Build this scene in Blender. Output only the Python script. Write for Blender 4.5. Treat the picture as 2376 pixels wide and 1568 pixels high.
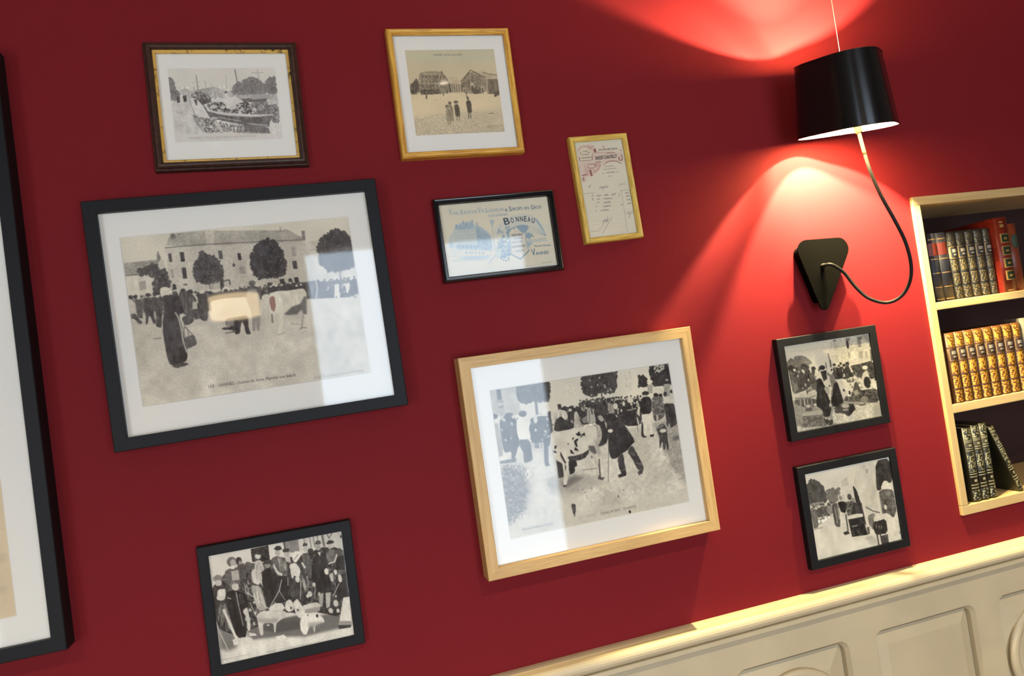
import bpy, bmesh, math, random
import numpy as np
from mathutils import Vector, Matrix

for _o in list(bpy.data.objects):
    bpy.data.objects.remove(_o, do_unlink=True)
scene = bpy.context.scene
COL = scene.collection
rad = math.radians

# ------------------------------------------------------------------ camera
EYE = 1.60                 # eye height; the gallery wall stands at y = WALL
WALL = 1.40
FPX = 1691.706             # focal length in pixels of a 2376 px wide frame
CR = np.array([[0.95473728, -0.26203758, -0.14075878],
               [-0.12720038, 0.06809353, -0.98953693],
               [0.26888062, 0.96265237, 0.03168015]])   # rows: right, down, forward
cam_d = bpy.data.cameras.new('camera')
cam_d.sensor_width = 36.0
cam_d.lens = FPX / 2376.0 * 36.0
cam_d.clip_start = 0.02
cam_d.dof.use_dof = True
cam_d.dof.focus_distance = 1.47
cam_d.dof.aperture_fstop = 3.2
cam = bpy.data.objects.new('camera', cam_d)
COL.objects.link(cam)
_m = Matrix.Identity(4)
for _i in range(3):
    _m[_i][0] = CR[0][_i]
    _m[_i][1] = -CR[1][_i]
    _m[_i][2] = -CR[2][_i]
_m[2][3] = EYE
cam.matrix_world = _m
scene.camera = cam

# ------------------------------------------------------------------ view, world, lights
scene.view_settings.view_transform = 'Standard'
scene.view_settings.look = 'None'
scene.view_settings.gamma = 1.0
scene.view_settings.use_curve_mapping = False
scene.view_settings.exposure = -0.43

world = bpy.data.worlds.new('world')
scene.world = world
world.use_nodes = True
_bg = world.node_tree.nodes['Background']
_bg.inputs['Color'].default_value = (0.62, 0.78, 1.0, 1)
_bg.inputs['Strength'].default_value = 3.0


def area(name, loc, target, sx, sy, power, col):
    l = bpy.data.lights.new(name, 'AREA')
    l.shape = 'RECTANGLE'
    l.size, l.size_y = sx, sy
    l.energy = power
    l.color = col
    o = bpy.data.objects.new(name, l)
    COL.objects.link(o)
    o.location = loc
    d = Vector(target) - Vector(loc)
    o.rotation_euler = d.to_track_quat('-Z', 'Y').to_euler()
    return o


# daylight through the tall windows of the facing wall (y = BACK)
BACK = -2.0
CEIL = 2.95
WIN = [(-2.75, -1.80), (0.0, 1.58)]        # x ranges of the window openings
WZ = (0.15, 2.52)
for _x0, _x1 in WIN:
    area('window_daylight', ((_x0 + _x1) / 2, BACK - 0.20, (WZ[0] + WZ[1]) / 2),
         ((_x0 + _x1) / 2, 0, (WZ[0] + WZ[1]) / 2), _x1 - _x0, WZ[1] - WZ[0],
         (50.0 if _x0 > -1 else 75.0) * (_x1 - _x0), (0.72, 0.86, 1.0))
CEIL_LIGHTS = [(0.77, -0.54), (-1.0, -0.54), (1.9, -0.54), (0.42, -1.5), (-1.25, -1.5), (2.2, -1.5)]
CEIL_W = (95.0, 95.0, 95.0, 40.0, 40.0, 40.0)

# ------------------------------------------------------------------ helpers


def ray(px, py):
    d = CR[0] * (px - 1188.0) / FPX + CR[1] * (py - 784.0) / FPX + CR[2]
    return d / d[1]


def at(px, py, y):
    """the point of the plane at depth y that the photograph shows at (px, py)"""
    r = ray(px, py) * y
    return Vector((r[0], y, r[2] + EYE))


MATS = {}


def nmat(name):
    m = bpy.data.materials.new(name)
    m.use_nodes = True
    nt = m.node_tree
    b = nt.nodes['Principled BSDF']
    MATS[name] = m
    return m, nt, b


def link(nt, a, ao, b, bi):
    nt.links.new(a.outputs[ao], b.inputs[bi])


def plain(name, col, rough=0.5, spec=0.5, metal=0.0, noise=None, bump=None, coat=0.0):
    """noise=(scale, amount): mottles the colour; bump=(scale, strength)"""
    m, nt, b = nmat(name)
    b.inputs['Base Color'].default_value = (*col, 1)
    b.inputs['Roughness'].default_value = rough
    b.inputs['Specular IOR Level'].default_value = spec
    b.inputs['Metallic'].default_value = metal
    b.inputs['Coat Weight'].default_value = coat
    tc = nt.nodes.new('ShaderNodeTexCoord')
    if noise:
        n = nt.nodes.new('ShaderNodeTexNoise')
        n.inputs['Scale'].default_value = noise[0]
        n.inputs['Detail'].default_value = 4
        link(nt, tc, 'Object', n, 'Vector')
        r = nt.nodes.new('ShaderNodeValToRGB')
        k = noise[1]
        r.color_ramp.elements[0].position = 0.3
        r.color_ramp.elements[1].position = 0.7
        r.color_ramp.elements[0].color = (*[c * (1 - k) for c in col], 1)
        r.color_ramp.elements[1].color = (*[min(1, c * (1 + k)) for c in col], 1)
        link(nt, n, 'Fac', r, 'Fac')
        link(nt, r, 'Color', b, 'Base Color')
    if bump:
        n = nt.nodes.new('ShaderNodeTexNoise')
        n.inputs['Scale'].default_value = bump[0]
        n.inputs['Detail'].default_value = 3
        link(nt, tc, 'Object', n, 'Vector')
        bp = nt.nodes.new('ShaderNodeBump')
        bp.inputs['Strength'].default_value = bump[1]
        bp.inputs['Distance'].default_value = 0.002
        link(nt, n, 'Fac', bp, 'Height')
        link(nt, bp, 'Normal', b, 'Normal')
    return m


def wood(name, c0, c1, axis, scale=60.0, stretch=12.0, rough=0.45, bump=0.1):
    """straight grain along the local axis 0/1/2"""
    m, nt, b = nmat(name)
    tc = nt.nodes.new('ShaderNodeTexCoord')
    mp = nt.nodes.new('ShaderNodeMapping')
    s = [scale] * 3
    s[axis] = scale / stretch
    mp.inputs['Scale'].default_value = s
    link(nt, tc, 'Object', mp, 'Vector')
    n = nt.nodes.new('ShaderNodeTexNoise')
    n.inputs['Scale'].default_value = 1.0
    n.inputs['Detail'].default_value = 6
    n.inputs['Roughness'].default_value = 0.6
    n.inputs['Distortion'].default_value = 0.6
    link(nt, mp, 'Vector', n, 'Vector')
    r = nt.nodes.new('ShaderNodeValToRGB')
    r.color_ramp.elements[0].position = 0.32
    r.color_ramp.elements[1].position = 0.62
    r.color_ramp.elements[0].color = (*c0, 1)
    r.color_ramp.elements[1].color = (*c1, 1)
    link(nt, n, 'Fac', r, 'Fac')
    link(nt, r, 'Color', b, 'Base Color')
    b.inputs['Roughness'].default_value = rough
    bp = nt.nodes.new('ShaderNodeBump')
    bp.inputs['Strength'].default_value = bump
    bp.inputs['Distance'].default_value = 0.001
    link(nt, n, 'Fac', bp, 'Height')
    link(nt, bp, 'Normal', b, 'Normal')
    return m


def glass_mat(name='picture_glass'):
    m, nt, b = nmat(name)
    nt.nodes.remove(b)
    out = nt.nodes['Material Output']
    tr = nt.nodes.new('ShaderNodeBsdfTransparent')
    gl = nt.nodes.new('ShaderNodeBsdfGlossy')
    gl.inputs['Roughness'].default_value = 0.03
    fr = nt.nodes.new('ShaderNodeFresnel')
    fr.inputs['IOR'].default_value = 1.5
    mx = nt.nodes.new('ShaderNodeMixShader')
    ge = nt.nodes.new('ShaderNodeNewGeometry')
    inv = nt.nodes.new('ShaderNodeMath')          # reflect at the outer faces of the pane only
    inv.operation = 'SUBTRACT'
    inv.inputs[0].default_value = 1.0
    link(nt, ge, 'Backfacing', inv, 1)
    mu = nt.nodes.new('ShaderNodeMath')
    mu.operation = 'MULTIPLY'
    link(nt, fr, 'Fac', mu, 0)
    link(nt, inv, 'Value', mu, 1)
    du = nt.nodes.new('ShaderNodeMath')           # front and rear face of the sheet together
    du.operation = 'MULTIPLY'
    du.inputs[1].default_value = 1.8
    du.use_clamp = True
    link(nt, mu, 'Value', du, 0)
    link(nt, du, 'Value', mx, 'Fac')
    link(nt, tr, 'BSDF', mx, 1)
    link(nt, gl, 'BSDF', mx, 2)
    link(nt, mx, 'Shader', out, 'Surface')
    return m


def attr_mat(name, rough=0.6):
    m, nt, b = nmat(name)
    a = nt.nodes.new('ShaderNodeAttribute')
    a.attribute_name = 'ink'
    link(nt, a, 'Color', b, 'Base Color')
    b.inputs['Roughness'].default_value = rough
    b.inputs['Specular IOR Level'].default_value = 0.25
    return m


def emit(name, col, strength):
    m, nt, b = nmat(name)
    b.inputs['Base Color'].default_value = (*col, 1)
    b.inputs['Emission Color'].default_value = (*col, 1)
    b.inputs['Emission Strength'].default_value = strength
    return m


def obj(name, verts, faces, mat, parent=None, smooth=False):
    me = bpy.data.meshes.new(name)
    me.from_pydata([tuple(v) for v in verts], [], faces)
    me.materials.append(MATS[mat] if isinstance(mat, str) else mat)
    if smooth:
        me.polygons.foreach_set('use_smooth', [True] * len(me.polygons))
    me.update()
    o = bpy.data.objects.new(name, me)
    COL.objects.link(o)
    if parent:
        o.parent = parent
    return o


def bobj(name, bm, mat, parent=None, smooth=False):
    bmesh.ops.recalc_face_normals(bm, faces=bm.faces)
    me = bpy.data.meshes.new(name)
    bm.to_mesh(me)
    bm.free()
    me.materials.append(MATS[mat] if isinstance(mat, str) else mat)
    if smooth:
        me.polygons.foreach_set('use_smooth', [True] * len(me.polygons))
    o = bpy.data.objects.new(name, me)
    COL.objects.link(o)
    if parent:
        o.parent = parent
    return o


def add_box(bm, x0, x1, y0, y1, z0, z1, bev=0.0):
    c = [(x, y, z) for x in (x0, x1) for y in (y0, y1) for z in (z0, z1)]
    v = [bm.verts.new(p) for p in c]
    fs = [bm.faces.new([v[i] for i in f]) for f in
          ((0, 1, 3, 2), (4, 6, 7, 5), (0, 4, 5, 1), (2, 3, 7, 6), (0, 2, 6, 4), (1, 5, 7, 3))]
    if bev:
        es = list({e for f in fs for e in f.edges})
        bmesh.ops.recalc_face_normals(bm, faces=fs)
        bmesh.ops.bevel(bm, geom=es, offset=bev, segments=2, affect='EDGES', profile=0.5)


def box(name, x0, x1, y0, y1, z0, z1, mat, parent=None, bev=0.0):
    bm = bmesh.new()
    add_box(bm, x0, x1, y0, y1, z0, z1, bev)
    return bobj(name, bm, mat, parent)


def tube(name, pts, r, mat, parent=None, seg=12):
    """round tube through points; r a number or one per point"""
    P = [Vector(p) for p in pts]
    n = len(P)
    R = [r] * n if isinstance(r, (int, float)) else list(r)
    vs, fs = [], []
    up = Vector((0.13, 0.31, 0.94)).normalized()
    for i in range(n):
        t = (P[min(i + 1, n - 1)] - P[max(i - 1, 0)]).normalized()
        a = t.cross(up)
        if a.length < 1e-4:
            a = t.cross(Vector((1, 0, 0)))
        a.normalize()
        up = a.cross(t).normalized()
        for k in range(seg):
            w = 2 * math.pi * k / seg
            vs.append(P[i] + (a * math.cos(w) + up * math.sin(w)) * R[i])
    for i in range(n - 1):
        for k in range(seg):
            q = (k + 1) % seg
            fs.append((i * seg + k, i * seg + q, (i + 1) * seg + q, (i + 1) * seg + k))
    fs.append(tuple(range(seg))[::-1])
    fs.append(tuple(range((n - 1) * seg, n * seg)))
    return obj(name, vs, fs, mat, parent, smooth=True)


def smooth_path(pts, sub=8):
    """Catmull-Rom through pts"""
    P = [Vector(p) for p in pts]
    out = []
    for i in range(len(P) - 1):
        a, b, c, d = P[max(i - 1, 0)], P[i], P[i + 1], P[min(i + 2, len(P) - 1)]
        for k in range(sub):
            t = k / sub
            out.append(0.5 * ((2 * b) + (c - a) * t + (2 * a - 5 * b + 4 * c - d) * t * t
                              + (3 * b - a - 3 * c + d) * t ** 3))
    out.append(P[-1])
    return out


def prism(name, poly, y0, y1, mat, parent=None, bev=0.0):
    """poly in (x, z), extruded from y0 to y1"""
    bm = bmesh.new()
    a = [bm.verts.new((x, y0, z)) for x, z in poly]
    b = [bm.verts.new((x, y1, z)) for x, z in poly]
    bm.faces.new(a)
    bm.faces.new(b[::-1])
    n = len(poly)
    for i in range(n):
        bm.faces.new((a[i], b[i], b[(i + 1) % n], a[(i + 1) % n]))
    if bev:
        bmesh.ops.recalc_face_normals(bm, faces=bm.faces)
        es = [e for e in bm.edges if abs(e.verts[0].co.y - y0) < 1e-6 and abs(e.verts[1].co.y - y0) < 1e-6]
        bmesh.ops.bevel(bm, geom=es, offset=bev, segments=2, affect='EDGES', profile=0.5)
    return bobj(name, bm, mat, parent)


def thing(name, label, cat, loc=(0, 0, 0), rot=(0, 0, 0), group=None):
    o = bpy.data.objects.new(name, None)
    COL.objects.link(o)
    o.empty_display_size = 0.05
    o.location = loc
    o.rotation_euler = rot
    tag(o, label, cat, group)
    return o


def tag(o, label, cat, group=None):
    o['label'] = label
    o['category'] = cat
    if group:
        o['group'] = group
    return o


def structure(o):
    o['kind'] = 'structure'
    return o


# ------------------------------------------------------------------ materials
def wall_paint():
    m, nt, b = nmat('red_wall_paint')
    tc = nt.nodes.new('ShaderNodeTexCoord')
    n = nt.nodes.new('ShaderNodeTexNoise')
    n.inputs['Scale'].default_value = 1.6
    n.inputs['Detail'].default_value = 5
    link(nt, tc, 'Object', n, 'Vector')
    r = nt.nodes.new('ShaderNodeValToRGB')
    r.color_ramp.elements[0].position = 0.3
    r.color_ramp.elements[1].position = 0.7
    r.color_ramp.elements[0].color = (0.168, 0.0128, 0.0162, 1)
    r.color_ramp.elements[1].color = (0.184, 0.0141, 0.0178, 1)
    link(nt, n, 'Fac', r, 'Fac')
    link(nt, r, 'Color', b, 'Base Color')
    b.inputs['Roughness'].default_value = 0.62
    b.inputs['Specular IOR Level'].default_value = 0.05
    f = nt.nodes.new('ShaderNodeTexNoise')
    f.inputs['Scale'].default_value = 420
    f.inputs['Detail'].default_value = 2
    link(nt, tc, 'Object', f, 'Vector')
    bp = nt.nodes.new('ShaderNodeBump')
    bp.inputs['Strength'].default_value = 0.25
    bp.inputs['Distance'].default_value = 0.0006
    link(nt, f, 'Fac', bp, 'Height')
    link(nt, bp, 'Normal', b, 'Normal')


wall_paint()
plain('cream_paint', (0.50, 0.425, 0.275), 0.45, noise=(9, 0.06), bump=(90, 0.15))
plain('cream_plaster', (0.26, 0.20, 0.15), 0.8)
plain('ceiling_white', (0.16, 0.12, 0.10), 0.9)
wood('floor_oak', (0.10, 0.05, 0.025), (0.20, 0.11, 0.05), 0, 14, 10, 0.4)
plain('window_white', (0.75, 0.73, 0.68), 0.4)
plain('black_frame', (0.0065, 0.0070, 0.0085), 0.55, 0.22, noise=(300, 0.2), bump=(500, 0.08))
plain('black_gloss', (0.006, 0.006, 0.008), 0.13, 0.6)
plain('brown_frame', (0.042, 0.018, 0.012), 0.42, 0.35, noise=(120, 0.35))
wood('gold_frame_h', (0.42, 0.18, 0.022), (0.80, 0.46, 0.075), 0, 260, 14, 0.42, 0.2)
wood('gold_frame_v', (0.42, 0.18, 0.022), (0.80, 0.46, 0.075), 2, 260, 14, 0.42, 0.2)
wood('yellow_frame_h', (0.45, 0.27, 0.030), (0.78, 0.55, 0.12), 0, 300, 12, 0.42, 0.2)
wood('yellow_frame_v', (0.45, 0.27, 0.030), (0.78, 0.55, 0.12), 2, 300, 12, 0.42, 0.2)
wood('oak_frame_h', (0.52, 0.31, 0.105), (0.67, 0.44, 0.17), 0, 170, 16, 0.5, 0.12)
wood('oak_frame_v', (0.52, 0.31, 0.105), (0.67, 0.44, 0.17), 2, 170, 16, 0.5, 0.12)
wood('shelf_pine', (0.50, 0.35, 0.15), (0.57, 0.42, 0.20), 0, 50, 14, 0.4, 0.05)
wood('shelf_pine_v', (0.50, 0.35, 0.15), (0.57, 0.42, 0.20), 2, 50, 14, 0.4, 0.05)
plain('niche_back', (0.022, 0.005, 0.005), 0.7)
plain('mat_board', (0.80, 0.785, 0.71), 0.85, 0.2)
plain('mat_core', (0.86, 0.82, 0.66), 0.8, 0.2)
plain('backing_board', (0.25, 0.17, 0.10), 0.8)
glass_mat()
attr_mat('printed_paper')
plain('ink_black', (0.045, 0.042, 0.045), 0.7, 0.2)
plain('ink_grey', (0.20, 0.19, 0.17), 0.7, 0.2)
plain('ink_pale', (0.42, 0.40, 0.35), 0.7, 0.2)
plain('ink_blue', (0.13, 0.22, 0.29), 0.7, 0.2)
plain('ink_pale_blue', (0.34, 0.44, 0.48), 0.7, 0.2)
plain('ink_dark_blue', (0.055, 0.085, 0.115), 0.7, 0.2)
plain('lamp_black', (0.006, 0.006, 0.006), 0.22, 0.45)
plain('lamp_lining', (0.50, 0.44, 0.33), 0.7, 0.1)
plain('plate_black', (0.0022, 0.0022, 0.0019), 0.8, 0.02)
plain('cord_black', (0.008, 0.007, 0.006), 0.6, 0.25, bump=(900, 0.2))
plain('cord_white', (0.07, 0.055, 0.035), 0.6, 0.2)
plain('wire_grey', (0.03, 0.022, 0.018), 0.6, 0.1)
plain('steel', (0.7, 0.68, 0.65), 0.3, metal=1.0)


def slip_gold():
    """gilt slip with worn black marbling"""
    m, nt, b = nmat('gilt_slip')
    tc = nt.nodes.new('ShaderNodeTexCoord')
    n = nt.nodes.new('ShaderNodeTexNoise')
    n.inputs['Scale'].default_value = 45
    n.inputs['Detail'].default_value = 7
    n.inputs['Roughness'].default_value = 0.75
    n.inputs['Distortion'].default_value = 1.2
    link(nt, tc, 'Object', n, 'Vector')
    r = nt.nodes.new('ShaderNodeValToRGB')
    r.color_ramp.elements[0].position = 0.36
    r.color_ramp.elements[1].position = 0.46
    r.color_ramp.elements[0].color = (0.03, 0.02, 0.012, 1)
    r.color_ramp.elements[1].color = (0.72, 0.46, 0.11, 1)
    link(nt, n, 'Fac', r, 'Fac')
    link(nt, r, 'Color', b, 'Base Color')
    b.inputs['Metallic'].default_value = 0.35
    b.inputs['Roughness'].default_value = 0.35


slip_gold()

# ------------------------------------------------------------------ room shell
NX0, NX1 = 1.4115, 2.36          # outer edges of the book niche
NZ1, NZ0 = EYE + 0.2515, EYE - 0.5060
RX0, RX1 = -3.0, 3.4             # room extent
RAIL_TOP = EYE - 0.592


def wall_with_hole(name, x0, x1, z0, z1, holes, y0, y1, mat):
    """wall slab from y0 (room face) to y1 with rectangular openings"""
    xs = sorted({x0, x1, *[h[0] for h in holes], *[h[1] for h in holes]})
    zs = sorted({z0, z1, *[h[2] for h in holes], *[h[3] for h in holes]})
    bm = bmesh.new()
    vd = {}

    def V(x, y, z):
        k = (round(x, 5), round(y, 5), round(z, 5))
        if k not in vd:
            vd[k] = bm.verts.new((x, y, z))
        return vd[k]

    def solid(i, j):
        if i < 0 or j < 0 or i >= len(xs) - 1 or j >= len(zs) - 1:
            return False
        cx, cz = (xs[i] + xs[i + 1]) / 2, (zs[j] + zs[j + 1]) / 2
        return not any(h[0] < cx < h[1] and h[2] < cz < h[3] for h in holes)
    for i in range(len(xs) - 1):
        for j in range(len(zs) - 1):
            if not solid(i, j):
                continue
            a, b, c, d = xs[i], xs[i + 1], zs[j], zs[j + 1]
            bm.faces.new((V(a, y0, c), V(b, y0, c), V(b, y0, d), V(a, y0, d)))
            bm.faces.new((V(a, y1, c), V(a, y1, d), V(b, y1, d), V(b, y1, c)))
            if not solid(i - 1, j):
                bm.faces.new((V(a, y0, c), V(a, y0, d), V(a, y1, d), V(a, y1, c)))
            if not solid(i + 1, j):
                bm.faces.new((V(b, y0, c), V(b, y1, c), V(b, y1, d), V(b, y0, d)))
            if not solid(i, j - 1):
                bm.faces.new((V(a, y0, c), V(a, y1, c), V(b, y1, c), V(b, y0, c)))
            if not solid(i, j + 1):
                bm.faces.new((V(a, y0, d), V(b, y0, d), V(b, y1, d), V(a, y1, d)))
    return structure(bobj(name, bm, mat))


wall_with_hole('wall_back', RX0, RX1, 0, CEIL, [(NX0 + 0.004, NX1 - 0.004, NZ0 + 0.004, NZ1 - 0.004)],
               WALL, WALL + 0.30, 'red_wall_paint')
wall_with_hole('wall_front', RX0, RX1, 0, CEIL, [(a, b, WZ[0], WZ[1]) for a, b in WIN],
               BACK, BACK - 0.15, 'cream_plaster')
structure(box('wall_left', RX0 - 0.1, RX0, BACK - 0.15, WALL + 0.3, 0, CEIL, 'cream_plaster'))
structure(box('wall_right', RX1, RX1 + 0.1, BACK - 0.15, WALL + 0.3, 0, CEIL, 'cream_plaster'))
structure(box('floor', RX0 - 0.1, RX1 + 0.1, BACK - 0.15, WALL + 0.3, -0.1, 0, 'floor_oak'))
structure(box('ceiling', RX0 - 0.1, RX1 + 0.1, BACK - 0.15, WALL + 0.3, CEIL, CEIL + 0.1, 'ceiling_white'))

# windows in the wall behind the camera (they show in the picture glass)
for _k, (_x0, _x1) in enumerate(WIN):
    bm = bmesh.new()
    y0, y1 = BACK - 0.10, BACK - 0.05
    add_box(bm, _x0, _x0 + 0.055, y0, y1, WZ[0], WZ[1])
    add_box(bm, _x1 - 0.055, _x1, y0, y1, WZ[0], WZ[1])
    add_box(bm, _x0 + 0.055, _x1 - 0.055, y0, y1, WZ[0], WZ[0] + 0.07)
    add_box(bm, _x0 + 0.055, _x1 - 0.055, y0, y1, WZ[1] - 0.06, WZ[1])
    w = structure(bobj('window_%d' % (_k + 1), bm, 'window_white'))
    box('pane', _x0 + 0.055, _x1 - 0.055, y0 + 0.02, y0 + 0.024, WZ[0] + 0.07, WZ[1] - 0.06, 'picture_glass', w)

# ceiling lights
emit('ceiling_lamp_glow', (1.0, 0.86, 0.66), 14.0)
CL_LABEL = ['small round ceiling downlight nearest the square photograph', 'round ceiling downlight before the very large black frame',
            'round ceiling downlight before the bookcase', 'round ceiling downlight over the wide window',
            'round ceiling downlight between the two windows', 'round ceiling downlight in the corner beyond the wide window']
for _i, (_x, _y) in enumerate(CEIL_LIGHTS):
    t = thing('ceiling_light', CL_LABEL[_i], 'light', (_x, _y, CEIL), group='ceiling lights')
    r = 0.02 if _i == 0 else 0.05
    N = 28
    vs, fs = [], []
    for q, z in ((r + 0.014, 0), (r + 0.012, -0.006), (r, -0.008), (r, 0)):
        vs += [(q * math.cos(2 * math.pi * k / N), q * math.sin(2 * math.pi * k / N), z) for k in range(N)]
    for l in range(3):
        fs += [(l * N + k, l * N + (k + 1) % N, (l + 1) * N + (k + 1) % N, (l + 1) * N + k) for k in range(N)]
    obj('rim', vs, fs, 'window_white', t)
    vs = [(r * math.cos(2 * math.pi * k / N), r * math.sin(2 * math.pi * k / N), z) for z in (-0.003, 0) for k in range(N)]
    obj('diffuser', vs, [tuple(range(N))[::-1], tuple(range(N, 2 * N))] + [(k, (k + 1) % N, N + (k + 1) % N, N + k) for k in range(N)], 'ceiling_lamp_glow', t)
    sp = bpy.data.lights.new('ceiling_light_beam', 'SPOT')
    sp.energy = CEIL_W[_i]
    sp.color = (1.0, 0.84, 0.62)
    sp.spot_size = rad(118)
    sp.spot_blend = 0.45
    sp.shadow_soft_size = 0.03 if _i else 0.018
    so = bpy.data.objects.new('ceiling_light_beam', sp)
    COL.objects.link(so)
    so.location = (_x, _y, CEIL - 0.035)

# ------------------------------------------------------------------ wainscot and chair rail


def sweep_x(name, prof, x0, x1, mat, parent=None, smooth=False):
    """extrude a (y, z) polyline profile (closed) along x"""
    bm = bmesh.new()
    a = [bm.verts.new((x0, y, z)) for y, z in prof]
    b = [bm.verts.new((x1, y, z)) for y, z in prof]
    n = len(prof)
    for i in range(n):
        bm.faces.new((a[i], a[(i + 1) % n], b[(i + 1) % n], b[i]))
    bm.faces.new(a[::-1])
    bm.faces.new(b)
    return bobj(name, bm, mat, parent, smooth)


WF = WALL - 0.026                # wainscot stile face
rt = RAIL_TOP
prof = [(WALL, rt + 0.002), (WALL - 0.010, rt + 0.002), (WALL - 0.022, rt - 0.0005)]
for k in range(9):               # rounded nosing
    w = math.pi * (0.42 - 0.92 * k / 8)
    prof.append((WALL - 0.034 - 0.012 * math.cos(w), rt - 0.0145 + 0.0135 * math.sin(w)))
prof += [(WALL - 0.043, rt - 0.0285), (WALL - 0.043, rt - 0.0375), (WALL - 0.031, rt - 0.0385), (WALL - 0.030, rt - 0.041),
         (WALL - 0.0335, rt - 0.0425), (WALL - 0.0335, rt - 0.0460), (WF, rt - 0.0468), (WALL, rt - 0.0468)]
rail = structure(sweep_x('trim_1', prof, RX0, RX1, 'cream_paint'))

# panelled boarding below the rail: a face frame with round-cornered openings, raised panels behind
PX0, PITCH = 0.757, 0.3478
PW = 0.280                        # opening width
PT, PB = EYE - 0.6985, 0.30       # opening top and bottom
pidx = list(range(-10, 8))


def round_open(x0, x1, z0, z1, r, n=5):
    pts = []
    for cx, cz, a0 in ((x1 - r, z1 - r, 0), (x0 + r, z1 - r, 90), (x0 + r, z0 + r, 180), (x1 - r, z0 + r, 270)):
        for k in range(n + 1):
            a = rad(a0 + 90 * k / n)
            pts.append((cx + r * math.cos(a), cz + r * math.sin(a)))
    return pts


def face_frame():
    bm = bmesh.new()
    ztop, zbot = rt - 0.046, 0.12
    for i in pidx:
        x0 = PX0 + i * PITCH
        a, b = x0 - (PITCH - PW) / 2, x0 + PW + (PITCH - PW) / 2
        outer = []
        inner = round_open(x0, x0 + PW, PB, PT, 0.022)
        cx, cz = x0 + PW / 2, (PT + PB) / 2
        # outer rectangle points paired with the inner loop
        for (x, z) in inner:
            dx, dz = x - cx, z - cz
            hx, hz = (b - a) / 2, None
            tx = hx / abs(dx) if abs(dx) > 1e-6 else 9e9
            tz = (ztop - cz if dz > 0 else cz - zbot) / abs(dz) if abs(dz) > 1e-6 else 9e9
            t = min(tx, tz)
            outer.append((cx + dx * t, cz + dz * t))
        n = len(inner)
        vo = [bm.verts.new((x, WF, z)) for x, z in outer]
        corners = []
        vi = [bm.verts.new((x, WF, z)) for x, z in inner]
        vc = [bm.verts.new((cx + (x - cx) * 0.955, WF + 0.009, cz + (z - cz) * 0.980)) for x, z in inner]
        vd = [bm.verts.new((cx + (x - cx) * 0.955, WF + 0.0205, cz + (z - cz) * 0.980)) for x, z in inner]
        for k in range(n):
            q = (k + 1) % n
            bm.faces.new((vo[k], vo[q], vi[q], vi[k]))
            bm.faces.new((vi[k], vi[q], vc[q], vc[k]))
            bm.faces.new((vc[k], vc[q], vd[q], vd[k]))
            (xa, za), (xb, zb) = outer[k], outer[q]
            if abs(xa - xb) > 1e-6 and abs(za - zb) > 1e-6:     # rectangle corner between the two
                cxn = a if min(xa, xb) < a + 1e-4 else b
                czn = ztop if max(za, zb) > ztop - 1e-4 else zbot
                bm.faces.new((vo[k], bm.verts.new((cxn, WF, czn)), vo[q]))
    bmesh.ops.remove_doubles(bm, verts=bm.verts, dist=1e-5)
    return bobj('wall_wainscot', bm, 'cream_paint')


wains = structure(face_frame())
box('backing_board', RX0, RX1, WALL - 0.0045, WALL - 0.001, 0.10, rt - 0.047, 'cream_paint', wains)
for i in pidx:
    x0 = PX0 + i * PITCH
    x1 = x0 + PW
    cx = (x0 + x1) / 2
    carved = i % 2 == 0
    # panel: fielded board, its middle raised by sloping margins
    g = 0.012
    ring = []
    bm = bmesh.new()
    yb, yf = WALL - 0.0055, WF + (0.005 if carved else 0.009)
    m = 0.040 if carved else 0.026
    zt, zb = PT - g, PB + g
    xa, xb = x0 + g, x1 - g
    L0 = [(xa, yb, zb), (xb, yb, zb), (xb, yb, zt), (xa, yb, zt)]
    L1 = [(x, yb - 0.002, z) for x, _, z in L0]
    L2 = [(xa + m, yf, zb + m), (xb - m, yf, zb + m), (xb - m, yf, zt - m), (xa + m, yf, zt - m)]
    vv = [[bm.verts.new(p) for p in L] for L in (L0, L1, L2)]
    for A, B in ((0, 1), (1, 2)):
        for k in range(4):
            q = (k + 1) % 4
            bm.faces.new((vv[A][k], vv[A][q], vv[B][q], vv[B][k]))
    bm.faces.new(vv[2])
    bm.faces.new(vv[0][::-1])
    p = bobj('panel', bm, 'cream_paint', wains)
    if carved:                     # round carved moulding on every other panel
        R, zc = 0.112, zt - 0.040 - 0.105
        vs, fs = [], []
        N, M = 48, 10
        for a in range(N):
            wa = 2 * math.pi * a / N
            for c in range(M):
                wc = 2 * math.pi * c / M
                rr = R + 0.013 * math.cos(wc)
                vs.append((cx + rr * math.cos(wa), yf - 0.008 * math.sin(wc), zc + rr * math.sin(wa)))
        for a in range(N):
            for c in range(M):
                fs.append((a * M + c, a * M + (c + 1) % M, ((a + 1) % N) * M + (c + 1) % M, ((a + 1) % N) * M + c))
        obj('carved_ring', vs, fs, 'cream_paint', p, smooth=True)
structure(box('baseboard_back', RX0, RX1, WALL - 0.026, WALL - 0.001, 0, 0.12, 'cream_paint', None, 0.004))

# ------------------------------------------------------------------ book niche
SF = WALL - 0.008                                # front of the shelf boards
SB = WALL + 0.235
shelf = thing('bookcase', 'pale pine bookcase built into the red wall with two inner shelves', 'bookcase', (NX0, SF, NZ0))


def sbox(name, x0, x1, y0, y1, z0, z1, mat, bev=0.0015):
    return box(name, x0 - NX0, x1 - NX0, y0 - SF, y1 - SF, z0 - NZ0, z1 - NZ0, mat, shelf, bev)


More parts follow.
